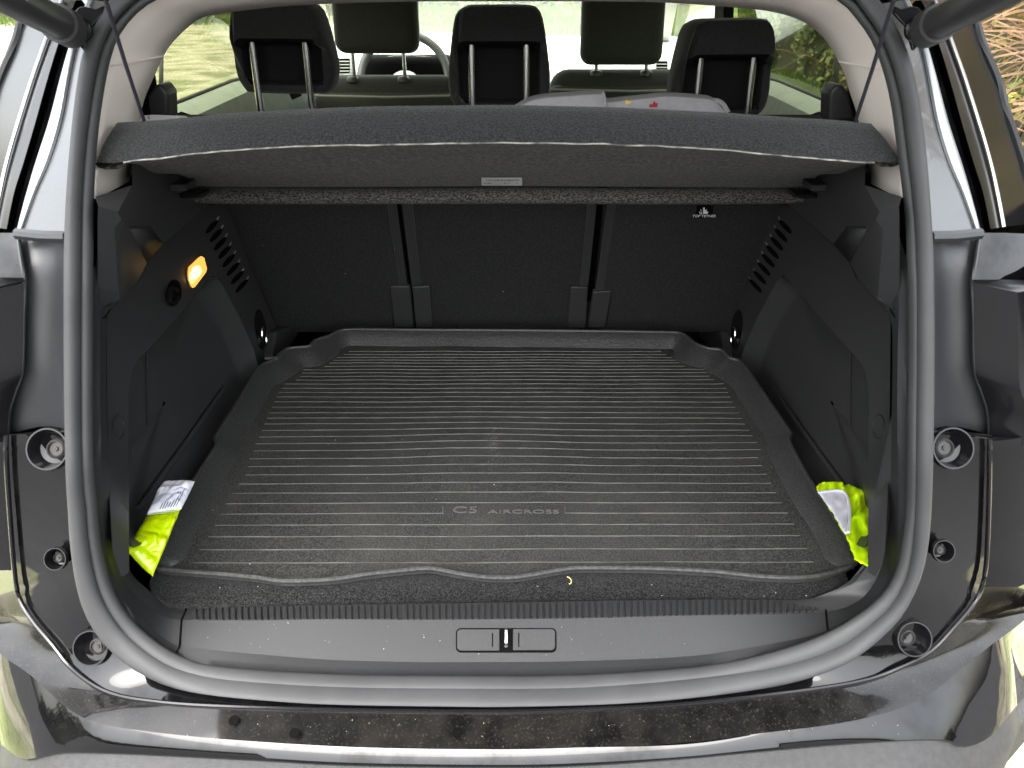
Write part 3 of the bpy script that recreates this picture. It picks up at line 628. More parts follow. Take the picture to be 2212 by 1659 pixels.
# ---- boot side trims
for side in (1, -1):
    f = mir if side > 0 else (lambda L: L)
    binpx = [(277, 862), (280, 830), (288, 795), (300, 776), (318, 757), (370, 700), (420, 640), (452, 602), (462, 596), (474, 603), (484, 622), (520, 690), (547, 752), (556, 790), (552, 812), (540, 832), (450, 965), (380, 1080), (320, 1180), (279, 1250)]
    binpx = binpx[:13] + [(560, 800), (560, 822), (548, 850), (470, 985), (400, 1100), (330, 1150), (279, 1165)]
    outer = [(236, 664), (271, 634), (298, 607), (308, 590), (317, 567), (354, 525), (400, 484), (450, 443), (488, 441), (540, 570), (600, 715), (606, 780), (562, 812), (560, 800)] + binpx[12::-1] + [(278, 1000), (279, 1236), (262, 1246), (243, 1190), (237, 1083), (232, 900), (230, 700)]
    st = patch('side_trim', f(outer), Wall(), M['plastic'], car, step=22, solid=0)
    # recessed storage pocket
    A = [at(q.x, q.y, Wall()) for q in catmull(f(binpx) + [f(binpx)[0]], 90)]
    cen = sum(A, Vector()) / len(A)
    def inner(p, s, dx): q = cen + (p - cen) * s; q.x = p.x - (-dx if side > 0 else dx) ; return q
    B1 = [p + (cen - p).normalized() * .004 + Vector((side * .006, 0, 0)) for p in A]
    B2 = [p + (cen - p).normalized() * .030 + Vector((side * .036, 0, 0)) for p in A]
    B3 = [p + (cen - p).normalized() * .042 + Vector((side * .042, 0, 0)) for p in A]
    B4 = [cen + (p - cen) * .3 + Vector((side * .046, 0, 0)) for p in A]
    B5 = [cen + (p - cen) * .02 + Vector((side * .047, 0, 0)) for p in A]
    link('storage_pocket', grid_mesh('storage_pocket', [A, B1, B2, B3, B4, B5]), M['plastic'], car, sharp=60)
    # low step in the pocket and the strap edge
    tube('pocket_edge', [at(q.x, q.y, Wall(.035)) for q in catmull(f([(318, 760), (320, 830), (320, 900), (316, 940)]), 20)], .0016, M['plastic_sill'], car, n=6)
    tube('pocket_edge', [at(q[0], q[1], Wall(.034)) for q in f([(484, 838), (400, 958), (300, 1095)])], .004, M['plastic'], car, n=6)
    # round access cap
    c = at(*f([(255, 922)])[0], Wall())
    n1 = at(*f([(262, 922)])[0], Wall()) - c; n2 = at(*f([(255, 940)])[0], Wall()) - c; nn = n1.cross(n2).normalized()
    if nn.dot(Vector((0, 0, CZ)) - c) < 0: nn = -nn
    ell = [at(255 + 13 * math.cos(a_) if side < 0 else 2 * CM - (255 + 13 * math.cos(a_)), 922 + 26 * math.sin(a_), Wall()) for a_ in [2 * math.pi * k / 36 for k in range(36)]]
    tube('access_cap', [p + nn * .0004 for p in ell], .0013, M['plastic_sill'], car, n=6, closed=True)
    # eight oval air slots
    for k in range(8):
        u = 472 + (536 - 472) * k / 7; v = 476 + (604 - 476) * k / 7
        # slot runs down and outward toward the camera side
        e1 = (u, v); e2 = (u - 27, v + 27)
        a = at(*f([e1])[0], Wall(-.001)); b = at(*f([e2])[0], Wall(-.001))
        d = (b - a); L_ = d.length; d.normalize(); upv = Vector((0, .5, .86)); upv = (upv - d * upv.dot(d)).normalized()
        ring = []
        for q in range(16):
            an = 2 * math.pi * q / 16; s = math.cos(an); c2 = math.sin(an)
            ring.append((a + b) / 2 + d * (L_ / 2 * s) + upv * .0062 * c2)
        inn = [p + Vector((side * .012, 0, -.002)) for p in ring]
        so_ = link('air_slot', fixn(grid_mesh('air_slot', [ring, inn], closed_u=True, caps=True)), M['black'], car)
        tube('slot_glint', [a + upv * .0058 - d * .004, a + upv * .0035 - d * .004 + d * .012, ], .0016, M['alu'], so_, n=6)  # pale metal stub stands in for the glint on each slot
    # tie-down ring in an oval recess
    c = at(*f([(563, 727)])[0], Wall(-.002))
    e = [at(*f([(563 + 12 * math.cos(a_) + 4 * math.sin(a_), 712 + 44 * math.sin(a_))])[0], Wall(-.001)) for a_ in [2 * math.pi * k / 30 for k in range(30)]]
    tr = prism('tie_down_plate', e, (side * .006, 0, 0), M['plastic_gl'], car)
    tube('tie_down_ring', [c + Vector((-side * .008, .022 * math.cos(a_) * .6, .024 * math.sin(a_))) for a_ in [2 * math.pi * k / 20 for k in range(20)]], .0028, M['chrome'], tr, n=8, closed=True)
    # ledge and column under the pillar trim
    V = dict(q=(206, 425, .875), a=(212, 446, .86), b=(254, 459, .875), c=(262, 474, .89), d=(246, 495, .88), e=(258, 648, .945), ff=(232, 662, .93), g=(280, 492, .985), h=(326, 491, 1.09), i=(354, 526, 1.17), j=(317, 568, 1.15), k=(452, 442, 1.42), l=(286, 400, .93), m=(346, 388, 1.10), n=(425, 380, 1.33), n2=(452, 400, 1.42), l0=(284, 340, 1.0), m0=(340, 340, 1.14), n0=(470, 345, 1.42), a2=(211, 475, .86), f2=(211, 665, .92), p=(271, 636, 1.02), o=(300, 604, 1.12), f3=(226, 690, .95), c9=(258, 470, 1.3), e9=(262, 640, 1.3), j9=(330, 560, 1.3))
    if side > 0: V = {kk: (2 * CM - q[0], q[1], q[2]) for kk, q in V.items()}
    verts_mesh('trim_column', V, [('a', 'b', 'c', 'd'), ('a', 'd', 'a2'), ('a2', 'd', 'e', 'ff'), ('a2', 'ff', 'f2'), ('ff', 'e', 'p'), ('ff', 'p', 'f3')], M['plastic_sill'], car, bevel=.004)
    verts_mesh('shelf_ledge', V, [('q', 'l', 'b', 'a'), ('l', 'm', 'c', 'b'), ('m', 'n', 'k', 'h'), ('m', 'h', 'g', 'c'), ('h', 'k', 'i'), ('l', 'm', 'm0', 'l0'), ('m', 'n', 'n0', 'm0')], M['plastic'], car)
    verts_mesh('trim_gusset', V, [('g', 'h', 'i', 'j')], M['plastic_sill'], car, solid=.003)
    verts_mesh('trim_recess', V, [('c', 'g', 'j', 'o'), ('c', 'o', 'p', 'e'), ('c', 'e', 'd')], M['plastic'], car)
    tube('gusset_edge', [P(*V['g']), P(*V['h'])], .0016, M['plastic_sill'], car, n=6)
    tube('trim_edge', [at(u_, v_, Wall(-.001)) for u_, v_ in f([(450, 443), (354, 525), (317, 567), (304, 600), (271, 634), (236, 664)])], .0018, M['plastic_sill'], car, n=6)
    # shelf bracket and pin
    bb = lambda u0, v0, u1, v1, t_, nm, m_, dy=.03: prism(nm, [P(*q, t_) for q in f([(u0, v0), (u1, v0), (u1, v1), (u0, v1)])], (0, dy, 0), m_, car, bevel=.001)
    prism('shelf_bracket', [P(q[0], q[1], 1.13) for q in f([(366, 398), (400, 399), (403, 413), (368, 414)])], (0, .04, .0), M['plastic_sill'], car, bevel=.0015)
    prism('shelf_bracket', [P(q[0], q[1], 1.19) for q in f([(386, 418), (434, 417), (434, 430), (388, 429)])], (0, .04, -.002), M['plastic_gl'], car, bevel=.002)
    # backing panel that closes the boot off
    box('side_backing', (X0 + side * .63, .80, .55), (X0 + side * .66, 1.85, 1.20), M['black'], car)
    # lower rear foot of trim by the seat
    pprism('trim_foot', f([(598, 716), (636, 700), (646, 722), (606, 772), (590, 770)]), Wall(-.02), .05, M['plastic'], car, vec=(side * .04, 0, 0), bevel=.004)
    tube('seat_bolt', [at(*f([(574, 774)])[0], Wall(-.03)), at(*f([(600, 774)])[0], Wall(-.06))], .004, M['steel'], car, n=8)

# boot lamp, hook
lampc = [(433, 553), (439, 557), (445, 580), (443, 588), (419, 620), (413, 622), (408, 615), (403, 588), (405, 577), (427, 556)]
bz = [(a_ + (a_ - 424) * .10, b_ + (b_ - 588) * .07) for a_, b_ in lampc]
bl_ = patch('boot_lamp', bz, Wall(-.0005), M['plastic_gl'], car, step=10, off=Vector((.0015, 0, 0)))
patch('lens', lampc, Wall(-.002), M['lamp'], bl_, step=8, off=Vector((.002, 0, 0)))
patch('bulb', [(417, 578), (429, 574), (436, 586), (424, 604), (413, 612), (409, 596)], Wall(-.004), M['lamp_hot'], bl_, step=6, smooth_out=20)
hk = patch('bag_hook', [(365, 612), (372, 604), (384, 606), (391, 618), (392, 640), (384, 654), (372, 660), (362, 652), (358, 636)], Wall(-.001), M['black'], car, step=8, smooth_out=30)
tube('hook', [at(u, v, Wall(-.014)) for u, v in ((366, 637), (366, 650), (371, 656), (378, 654), (383, 644), (382, 630), (374, 622), (366, 626))], .0045, M['plastic_gl'], hk, n=8, closed=True, smooth_n=0)
patch('hook_mount', rrect(371, 622, 388, 650, 7), Wall(-.010), M['plastic_gl'], hk, step=8, solid=.006)

# ---- beige pillar trim ring
PO = [(208, 429), (210, 365), (219, 260), (236, 156), (253, 97), (278, 56), (312, 17), (345, -5), (430, -45), (700, -80), (1077, -88), (1454, -80), (1724, -45), (1805, -5), (1850, 33), (1888, 87), (1909, 149), (1930, 243), (1947, 347), (1947, 427)]
PI = [(279, 392), (283, 347), (300, 262), (312, 215), (328, 176), (354, 120), (371, 94), (406, 59), (437, 38), (486, 28), (590, 16), (694, 9), (768, 6), (930, 3), (1100, 3), (1300, 3), (1444, 6), (1618, 19), (1687, 30), (1739, 49), (1774, 76), (1795, 104), (1811, 132), (1824, 160), (1836, 201), (1850, 243), (1875, 347), (1880, 396)]
a = row(PO, G(.05), 120); b = row(PI, G(.16), 120)
a0 = [p + Vector((0, -.012, .0)) + (p - Vector((X0, p.y, 1.2))) * .03 for p in a]
rowsB = [a0, a]
for s in (.25, .5, .75): rowsB.append([p.lerp(q, s) + Vector((0, -.02 * math.sin(math.pi * s), 0)) for p, q in zip(a, b)])
rowsB += [b, [p + Vector((0, .05, 0)) + (p - Vector((X0, p.y, 1.2))) * .10 for p in b]]
link('pillar_trim', grid_mesh('pillar_trim', rowsB), M['beige'], car, sharp=60)
for L in ([(243, 141), (300, 138), (354, 121)], [(1908, 150), (1860, 146), (1812, 133)]):
    # seam follows the trim surface
    pa, pb = at(*L[0], G(.05)), at(*L[2], G(.16))
    tube('trim_seam', [pa.lerp(pb, s) + Vector((0, -.02 * math.sin(math.pi * s) - .001, 0)) for s in (0, .2, .4, .6, .8, 1)], .0012, M['beige'], car, n=6)

# ---- gas struts
for side in (-1, 1):
    f = mir if side > 0 else (lambda L: L)
    A = P(*f([(150, 62)])[0], .86); B = A + (P(*f([(-90, -62)])[0], .62) - A)
    d = (B - A).normalized()
    st = tube('gas_strut', [A, A + d * .04, A + d * .041, A + d * .9], .0165, M['plastic'], car, n=24)
    tube('strut_sleeve', [A - d * .004, A + d * .035], .020, M['rubber'], st, n=24)
    tube('ball_joint', [A - d * .004, P(*f([(172, 66)])[0], .875), P(*f([(186, 66)])[0], .89)], .0055, M['steel'], st, n=12)
    br_ = pprism('strut_bracket', f([(158, 30), (168, 16), (184, 14), (205, 20), (222, 12), (222, 30), (196, 58), (186, 90), (180, 112), (168, 96), (160, 70)]), G(-.012), .006, M['plastic_gl'], car, bevel=.002, vec=(0, .008, 0))
    c = at(*f([(177, 64)])[0], G(-.02))
    lathe('strut_bolt', [(.0, .012), (.007, .011), (.009, .006), (.013, .005), (.013, 0)], c, (0, -1, .2), M['plastic_gl'], br_, n=16)

# ---- rear seats
sn = Vector((0, -1, -.39)).normalized()   # toward the boot
gapL, gapR = at(879, 600, Seat()).x, at(1279, 600, Seat()).x
seats = [(gapL - .435, gapL - .003), (gapL + .006, gapR - .005), (gapR + .012, gapR + .445)]
def seat_block(x0, x1):
    rws = []
    for (dy, z) in ((0, .70), (0, .8), (0, .95), (0, 1.1), (0, 1.2), (.02, 1.235), (.06, 1.25), (.12, 1.23), (.14, 1.1), (.2, .7)):
        y = 1.77 - .39 * (z - .72) + dy
        r = .010
        rws.append([Vector((x0, y + r + .03, z)), Vector((x0, y + r, z)), Vector((x0 + r * .3, y + r * .3, z)), Vector((x0 + r, y, z)), Vector((x1 - r, y, z)), Vector((x1 - r * .3, y + r * .3, z)), Vector((x1, y + r, z)), Vector((x1, y + r + .03, z))])
    return grid_mesh('seat', rws)
strips = [[[(835, 440), (856, 440), (880, 620), (862, 620)]], [[(869, 440), (892, 440), (910, 620), (890, 620)], [(1269, 440), (1289, 440), (1270, 620), (1252, 620)]], [[(1313, 440), (1332, 440), (1304, 630), (1286, 630)]]]
hinges = [[[(842, 618), (885, 619), (894, 708), (852, 708)]], [[(890, 620), (928, 618), (936, 708), (899, 708)], [(1232, 619), (1270, 621), (1265, 708), (1225, 708)]], [[(1281, 631), (1321, 628), (1308, 708), (1270, 708)]]]
heads = [(at(613, 100, Yp(1.66)).x, 1.452, .165, R(-3)), (at(1078, 100, Yp(1.66)).x, 1.4475, .195, 0), (at(1562, 120, Yp(1.66)).x, 1.424, .185, R(3))]
for si, (x0, x1) in enumerate(seats):
    s = link('rear_seat', seat_block(x0, x1), M['seatcloth'], car, sharp=60)
    for pxs in strips[si]:
        pts = [at(u, v, Seat(-.002)) for u, v in pxs]
        prism('edge_strip', pts, (0, .006, 0), M['plastic'], s, bevel=.0008)
        for kk in (.25, .5, .78):
            tube('strip_groove', [pts[0].lerp(pts[1], kk) + sn * .0006, pts[3].lerp(pts[2], kk) + sn * .0006], .0008, M['plastic_sill'], s, n=5)
    for pxs in hinges[si]: prism('hinge_cover', [at(u, v, Seat(-.012)) for u, v in pxs], (0, .02, 0), M['plastic'], s, bevel=.003)
    # headrest
    hx, ztop, hh, yaw = heads[si]; hw = .203; hy = 1.66
    def hout(k, dw=0, dz=0):   # outline in x,z
        w0, w1 = hw / 2 * .86 - dw, hw / 2 - dw; r = .032
        pts = [(-w0 + r, 0 - dz), (w0 - r, 0 - dz), (w0 - r * .3, -r * .3 - dz), (w0, -r - dz), (w1, -hh * .6), (w1 * .99, -hh + r * 1.0), (w1 - r * .35, -hh + r * .3), (w1 - r, -hh), (-w1 + r, -hh), (-w1 + r * .35, -hh + r * .3), (-w1 * .99, -hh + r), (-w1, -hh * .6), (-w0, -r - dz), (-w0 + r * .3, -r * .3 - dz)]
        q = catmull([(a_, b_) for a_, b_ in pts + [pts[0]]], 57)[:-1]
        return [(a_.x, a_.y) for a_ in q]
    rot = Matrix.Rotation(yaw * 2, 3, 'Z') @ Matrix.Rotation(R(-4), 3, 'X')
    def hp(x, y, z): return Vector((hx, hy, ztop)) + rot @ Vector((x, y, z))
    o_ = hout(0)
    def sst(z): 
        k = max(0, min(1, (z + .105) / .05)); return k * k * (3 - 2 * k)
    def rin(k=0):   # hollow outline at the back
        x_ = hw / 2 * .80 - k; zt_ = -.064 - k; zb_ = -hh + .016 + k; r_ = .014
        pts = [(-x_ + r_, zt_), (x_ - r_, zt_), (x_ - r_ * .3, zt_ - r_ * .3), (x_, zt_ - r_), (x_, -hh * .62), (x_, zb_ + r_), (x_ - r_ * .3, zb_ + r_ * .3), (x_ - r_, zb_), (-x_ + r_, zb_), (-x_ + r_ * .3, zb_ + r_ * .3), (-x_, zb_ + r_), (-x_, -hh * .62), (-x_, zt_ - r_), (-x_ + r_ * .3, zt_ - r_ * .3)]
        q = catmull([(a_, b_) for a_, b_ in pts + [pts[0]]], 57)[:-1]; return [(a_.x, a_.y) for a_ in q]
    i_, i2 = rin(), rin(.006)
    cx_ = lambda q, s: (q[0] * s, (q[1] + hh / 2) * s - hh / 2)
    rowp = lambda L, y, k=0: [hp(q[0], y - k * sst(q[1]), q[1]) for q in L]
    mixl = lambda L, K, s: [(p[0] + (q[0] - p[0]) * s, p[1] + (q[1] - p[1]) * s) for p, q in zip(L, K)]
    body = [rowp([cx_(q, .55) for q in o_], .062), rowp([cx_(q, .85) for q in o_], .055), rowp([cx_(q, .96) for q in o_], .045), rowp(o_, .03), rowp(o_, .006, .018), rowp([cx_(q, .985) for q in o_], -.004, .026), rowp([cx_(q, .95) for q in o_], -.009, .032)]
    w1_ = [1 if q[1] > -.09 else 0 for q in i_]
    body += [[hp(q[0], -.010 - .034 * (1 if q[1] > -.075 else 0), q[1]) for q in i_], [hp(q[0], -.004 - .030 * (1 if q[1] > -.082 else 0), q[1]) for q in i2], [hp(q[0], .004, q[1]) for q in rin(.008)], [hp(c[0], .006, c[1]) for c in [cx_(q, .3) for q in i_]]]
    me_h = fixn(grid_mesh('headrest', body, closed_u=True, caps=True))
    me_h.materials.append(M['cloth']); me_h.materials.append(M['cloth_b'])
    for p_ in me_h.polygons: p_.material_index = 1 if (p_.index // 56 >= 7 and p_.index < 56 * 10) or p_.index >= 56 * 10 else 0
    h = link('headrest', me_h, None, s, sharp=50)
    for dx in (-.054, .054):
        base = Vector((hx + dx * 1.0, 1.77 - .39 * (1.2 - .72) + .05, 1.18))
        tube('headrest_post', [hp(dx, -.020, -.060), hp(dx, -.017, -hh - .01), base], .0074, M['chrome'], s, n=14)
    for dx in (-.054, .054):
        pass
# anchor label on the right rear seat
lab = prism('anchor_label', [at(u, v, Seat(-.002)) for u, v in ((1505, 444), (1541, 444), (1539, 472), (1503, 471))], (0, .0015, 0), M['black'], car)
def text(name, s, size, loc, rot, m, parent, sx=1, depth=.0003):
    cu = bpy.data.curves.new(name, 'FONT'); cu.body = s; cu.size = size; cu.align_x = 'CENTER'; cu.align_y = 'CENTER'; cu.extrude = depth
    tmp = bpy.data.objects.new(name, cu); col.objects.link(tmp)
    dg = bpy.context.evaluated_depsgraph_get(); me = bpy.data.meshes.new_from_object(tmp.evaluated_get(dg))
    bpy.data.objects.remove(tmp)
    me.transform(Matrix.Translation(loc) @ rot.to_4x4() @ Matrix.Diagonal((sx, 1, 1, 1)))
    me.materials.clear(); return link(name, me, m, parent, smooth=False)
seat_rot = Matrix.Rotation(math.pi / 2 + math.atan(.39), 3, 'X')
text('lettering', 'TOP TETHER', .0088, at(1521, 467, Seat(-.004)), seat_rot, M['white'], lab)
for (du, s_) in ((-5, .8), (4, 1)):
    c = at(1521 + du, 458, Seat(-.004))
pts = [(1519, 462), (1519, 449), (1522, 448), (1523, 455), (1527, 452), (1526, 457), (1530, 458), (1528, 462)]
prism('anchor_symbol', [at(u, v, Seat(-.0045)) for u, v in pts], (0, .0008, 0), M['white'], lab)
tube('anchor_symbol', [at(u, v, Seat(-.0045)) for u, v in ((1511, 457), (1512, 461), (1515, 463), (1517, 460))], .0006, M['white'], lab, n=5)
tube('anchor_symbol', [at(u, v, Seat(-.0045)) for u, v in ((1514, 452), (1515, 462))], .0005, M['white'], lab, n=5)

# ---- front seats
def rb(name, c, dims, bev, m, parent, rx=0, seg=5):
    return box(name, Vector(c) - Vector(dims) / 2, Vector(c) + Vector(dims) / 2, m, parent, bevel=bev, rot=Matrix.Rotation(rx, 3, 'X'), seg=seg)
for (u0, u1, vt, hu0, hu1, hvb, posts) in ((668, 998, 170, 724, 905, 118, (762, 872)), (1184, 1545, 157, 1254, 1430, 143, (1288, 1396))):
    a = at(u0, vt + 30, Yp(2.62)); b = at(u1, vt + 30, Yp(2.62)); zt = at(900, vt, Yp(2.62)).z
    s = rb('front_seat', ((a.x + b.x) / 2, 2.70, zt - .35), (b.x - a.x - .02, .15, .70), .06, M['frontcloth'], car, R(-8))
    zb = at(900, vt + 33, Yp(2.6)).z
    rb('seat_shell', ((a.x + b.x) / 2, 2.675, zb - .25), (b.x - a.x + .012, .13, .5), .05, M['frontcloth'], s, R(-8))
    tube('seat_piping', [at(q[0], q[1], Yp(2.60)) for q in ((u0 + 4, vt + 36), (u0 + 30, vt + 37), ((u0 + u1) / 2, vt + 40), (u1 - 30, vt + 37), (u1 - 6, vt + 30))], .004, M['pale_trim'], s, n=6)
    ha = at(hu0, hvb, Yp(2.64)); hb = at(hu1, hvb, Yp(2.64))
    hr = rb('headrest', ((ha.x + hb.x) / 2, 2.68, ha.z + .108), (hb.x - ha.x, .10, .216), .035, M['frontcloth'], s, R(-6))
    tube('headrest_seam', [Vector((ha.x + .006, 2.640, ha.z + .045)), Vector(((ha.x + hb.x) / 2, 2.629, ha.z + .045)), Vector((hb.x - .006, 2.640, ha.z + .045))], .0022, M['black'], s, n=6)
    for pu in posts:
        p = at(pu, hvb, Yp(2.69))
        tube('headrest_post', [p + Vector((0, 0, .01)), p + Vector((0, 0, -.12))], .006, M['chrome'], s, n=10)
        q = at(pu, vt - 1, Yp(2.69)); lathe('post_collar', [(.0, .006), (.016, .005), (.02, 0), (.02, -.01)], q, (0, 0, 1), M['plastic'], s, n=14)

# ---- dashboard, wheel, vents
dash_prof = [(3.32, .80), (3.32, .98), (3.34, 1.10), (3.40, 1.17), (3.55, 1.215), (3.8, 1.235), (4.15, 1.22)]
xs = [X0 + (-.80 + 1.6 * k / 32) for k in range(33)]
rws = []
for (y, z) in dash_prof:
    rws.append([Vector((x, y + .10 * ((x - X0) / .8) ** 2 * 0, z + (.012 if (abs(x + .42) < .2 and z > 1.15) else 0))) for x in xs])
link('dashboard', grid_mesh('dashboard', rws), M['dash'], car)
box('instrument_binnacle', (-.60, 3.24, 1.03), (-.24, 3.42, 1.205), M['black'], car, bevel=.025)
tube('binnacle_edge', [P(u, v, 3.05) for u, v in ((822, 125), (850, 121), (890, 120), (930, 123))], .002, M['pale_trim'], car, n=6)
wc = P(874, 172, 2.95); wn = Vector((0, -1, .42)).normalized(); wq = wn.to_track_quat('Z', 'Y')
sw = tube('steering_wheel', [wc + wq @ Vector((.168 * math.cos(a_), .168 * math.sin(a_), 0)) for a_ in [2 * math.pi * k / 48 for k in range(48)]], .0155, M['wheel'], car, n=12, closed=True)
lathe('wheel_hub', [(.001, .03), (.05, .026), (.068, .01), (.07, -.02)], wc + Vector((0, 0, -.035)), wn, M['dash'], sw, n=24)
for a_ in (R(200), R(-20), R(270)):
    tube('wheel_spoke', [wc + wq @ Vector((.06 * math.cos(a_), .06 * math.sin(a_) - .02, 0)), wc + wq @ Vector((.165 * math.cos(a_), .165 * math.sin(a_), 0))], .013, M['wheel'], sw, n=8)
for u in (820, 946): tube('stalk', [P(u, 168, 3.02), P(u + (14 if u < 900 else -14), 172, 3.0)], .008, M['dash'], sw, n=8)
for (u0, v0, u1, v1) in ((729, 126, 756, 158), (729, 163, 756, 174), (1418, 132, 1442, 156)):
    T_ = 3.0
    fr = prism('air_vent', [P(u, v, T_) for u, v in rrect(u0 - 3, v0 - 3, u1 + 3, v1 + 3, 4, 3)], (0, .05, 0), M['dash'], car, bevel=.003)
    prism('vent_throat', [P(u, v, T_ - .002) for u, v in rrect(u0, v0, u1, v1, 3, 3)], (0, .01, 0), M['black'], fr)
    k = 0; vv_ = v0 + 6
    while vv_ < v1 - 2:
        prism('vent_slat', [P(u0 + 1, vv_, T_ - .01), P(u1 - 1, vv_, T_ - .01), P(u1 - 1, vv_ + 1.6, T_ - .01), P(u0 + 1, vv_ + 1.6, T_ - .01)], (0, .01, 0), M['pale_trim'], fr); vv_ += 7
for u in (1173, 1186): tube('stitching', [P(u, 134, 2.97), P(u + 1, 200, 2.95)], .0022, M['dash_line'], car, n=6)
# ---- cabin shell: doors, windows, pillars, roof, floor, windscreen
for side in (-1, 1):
    xi = X0 + side * .735
    sill = [(1.45, 1.235), (1.8, 1.24), (2.2, 1.24), (3.0, 1.20), (3.6, 1.17)]
    rws = [[Vector((xi - side * .10, y, z - .55)) for y, z in sill], [Vector((xi - side * .07, y, z - .10)) for y, z in sill], [Vector((xi - side * .05, y, z - .018)) for y, z in sill], [Vector((xi - side * .02, y, z)) for y, z in sill], [Vector((xi, y, z + .003)) for y, z in sill]]
    link('door_trim', grid_mesh('door_trim', rws), M['door'], car)
    tube('window_rubber', [Vector((xi, y, z + .005)) for y, z in sill], .005, M['rubber_d'], car, n=8)
    g1 = prism('side_window', [Vector((xi, 1.50, 1.23)), Vector((xi, 2.58, 1.235)), Vector((xi - side * .09, 2.52, 1.58)), Vector((xi - side * .09, 1.55, 1.56))], (side * .004, 0, 0), M['tint'], car)
    g2 = prism('side_window', [Vector((xi, 2.68, 1.22)), Vector((xi, 3.75, 1.17)), Vector((xi - side * .09, 3.2, 1.56)), Vector((xi - side * .09, 2.64, 1.58))], (side * .004, 0, 0), M['glass'], car)
    prism('door_pillar', [Vector((xi + side * .01, 2.56, .7)), Vector((xi + side * .01, 2.70, .7)), Vector((xi - side * .08, 2.64, 1.62)), Vector((xi - side * .08, 2.52, 1.62))], (-side * .03, 0, 0), M['black'], car, bevel=.005)
    prism('rear_pillar', [Vector((xi + side * .01, 1.34, .7)), Vector((xi + side * .01, 1.62, .7)), Vector((xi - side * .01, 1.61, 1.25)), Vector((xi - side * .06, 1.55, 1.45)), Vector((xi - side * .09, 1.70, 1.62)), Vector((xi - side * .09, 1.38, 1.62))], (-side * .03, 0, 0), M['black'], car, bevel=.005)
    prism('windscreen_pillar', [Vector((xi + side * .0, 3.85, 1.15)), Vector((xi + side * .0, 4.0, 1.15)), Vector((xi - side * .1, 3.2, 1.62)), Vector((xi - side * .1, 3.05, 1.62))], (-side * .06, 0, 0), M['headliner'], car, bevel=.005)
    # seat belt and its reel housing beside the rear seat
    f = mir if side > 0 else (lambda L: L)
    sb = pprism('belt_housing', f([(318, 205), (332, 186), (345, 180), (362, 200), (364, 262), (304, 262)]), Yp(1.50), .05, M['plastic'], car, bevel=.006)
    prism('seat_belt', [P(*q, 1.50) for q in f([(345, 100), (352, 100), (350, 262), (341, 262)])], (0, .004, 0), M['rubber_d'], car)
    # outer body side
    out = [(1.1, .35), (1.1, .75), (1.15, 1.15), (1.3, 1.22)]
    rws = []
    for y in (.98, 1.3, 2, 3, 4, 4.8):
        rws.append([Vector((X0 + side * xx, y, z)) for xx, z in ((.80, .22), (.90, .45), (.92, .75), (.90, 1.0), (.86, 1.16), (.76, 1.225), (.742, 1.235))])
    link('body_side', grid_mesh('body_side', rws), M['paint'], car)
rws = []
for x in [X0 + (-.66 + 1.32 * k / 12) for k in range(13)]:
    e = ((x - X0) / .66) ** 2
    rws.append([Vector((x, y, z - .05 * e)) for y, z in ((1.02, 1.585), (1.3, 1.60), (1.8, 1.62), (2.4, 1.64), (3.1, 1.60))])
link('roof', grid_mesh('roof', rws), M['headliner'], car, solid=.03)
link('roof_skin', grid_mesh('roof_skin', [[p + Vector((0, -.05, .06)) for p in r] for r in rws]), M['paint'], car)
box('cabin_floor', (X0 - .8, .85, .3), (X0 + .8, 4.4, .34), M['black'], car)
box('bulkhead', (X0 - .8, 3.45, .3), (X0 + .8, 3.5, 1.1), M['black'], car)
prism('windscreen', [Vector((X0 - .70, 4.15, 1.19)), Vector((X0 + .70, 4.15, 1.19)), Vector((X0 + .60, 3.12, 1.62)), Vector((X0 - .60, 3.12, 1.62))], (0, .003, .005), M['glass'], car)
rws = [[Vector((x, y, z)) for x in (X0 - .85, X0 - .5, X0, X0 + .5, X0 + .85)] for y, z in ((4.12, 1.17), (4.5, 1.12), (5.0, 1.02), (5.1, .6))]
link('bonnet', grid_mesh('bonnet', rws), M['paint'], car)
prism('rear_view_mirror', [P(u, v, 2.95) for u, v in ((1040, -30), (1135, -30), (1128, 1), (1048, 1))], (0, .03, 0), M['black'], car, bevel=.005)
# ---- raised tailgate overhead (out of frame, shades the boot)
tg = []
for x in [X0 + (-.76 + 1.52 * k / 10) for k in range(11)]:
    e = ((x - X0) / .76) ** 2
    tg.append([Vector((x * (1 - .0 * e), y, z - .04 * e)) for y, z in ((1.05, 1.67), (.8, 1.83), (.45, 2.02), (.1, 2.14), (-.12, 2.14), (-.2, 2.06))])
link('tailgate', grid_mesh('tailgate', tg), M['plastic'], car, solid=.04)

# ================================================================== PARCEL SHELF
shelf = thing('parcel_shelf', 'dark grey felt parcel shelf hanging half raised across the boot opening', 'parcel shelf', (X0, 1.0, 1.3))
TOP = [(253, 265), (330, 260), (400, 254), (520, 243), (650, 236), (800, 230), (950, 228), (1100, 227), (1300, 231), (1400, 235), (1560, 243), (1700, 253), (1800, 259), (1882, 267)]
LOW = [(209, 351), (240, 352), (270, 349), (380, 336), (480, 325), (600, 317), (700, 313), (900, 310), (1090, 307), (1300, 310), (1500, 318), (1600, 326), (1700, 336), (1820, 346), (1890, 350), (1947, 352)]
def Fs(c, k): return lambda x, y, z: y - (c + k * (x - X0) ** 2)
A = row(TOP, Fs(.915, .22), 90); B = row(LOW, Fs(.862, .2), 90)
back = [p + Vector((0, .05, -.016)) for p in A]
face_rows = [[p + Vector((0, .3, -.10)) for p in A], back, [p + Vector((0, .006, -.001)) for p in A], A]
for s in (.2, .4, .6, .8): face_rows.append([p.lerp(q, s) + Vector((0, -.008 * math.sin(math.pi * s), 0)) for p, q in zip(A, B)])
face_rows.append(B)
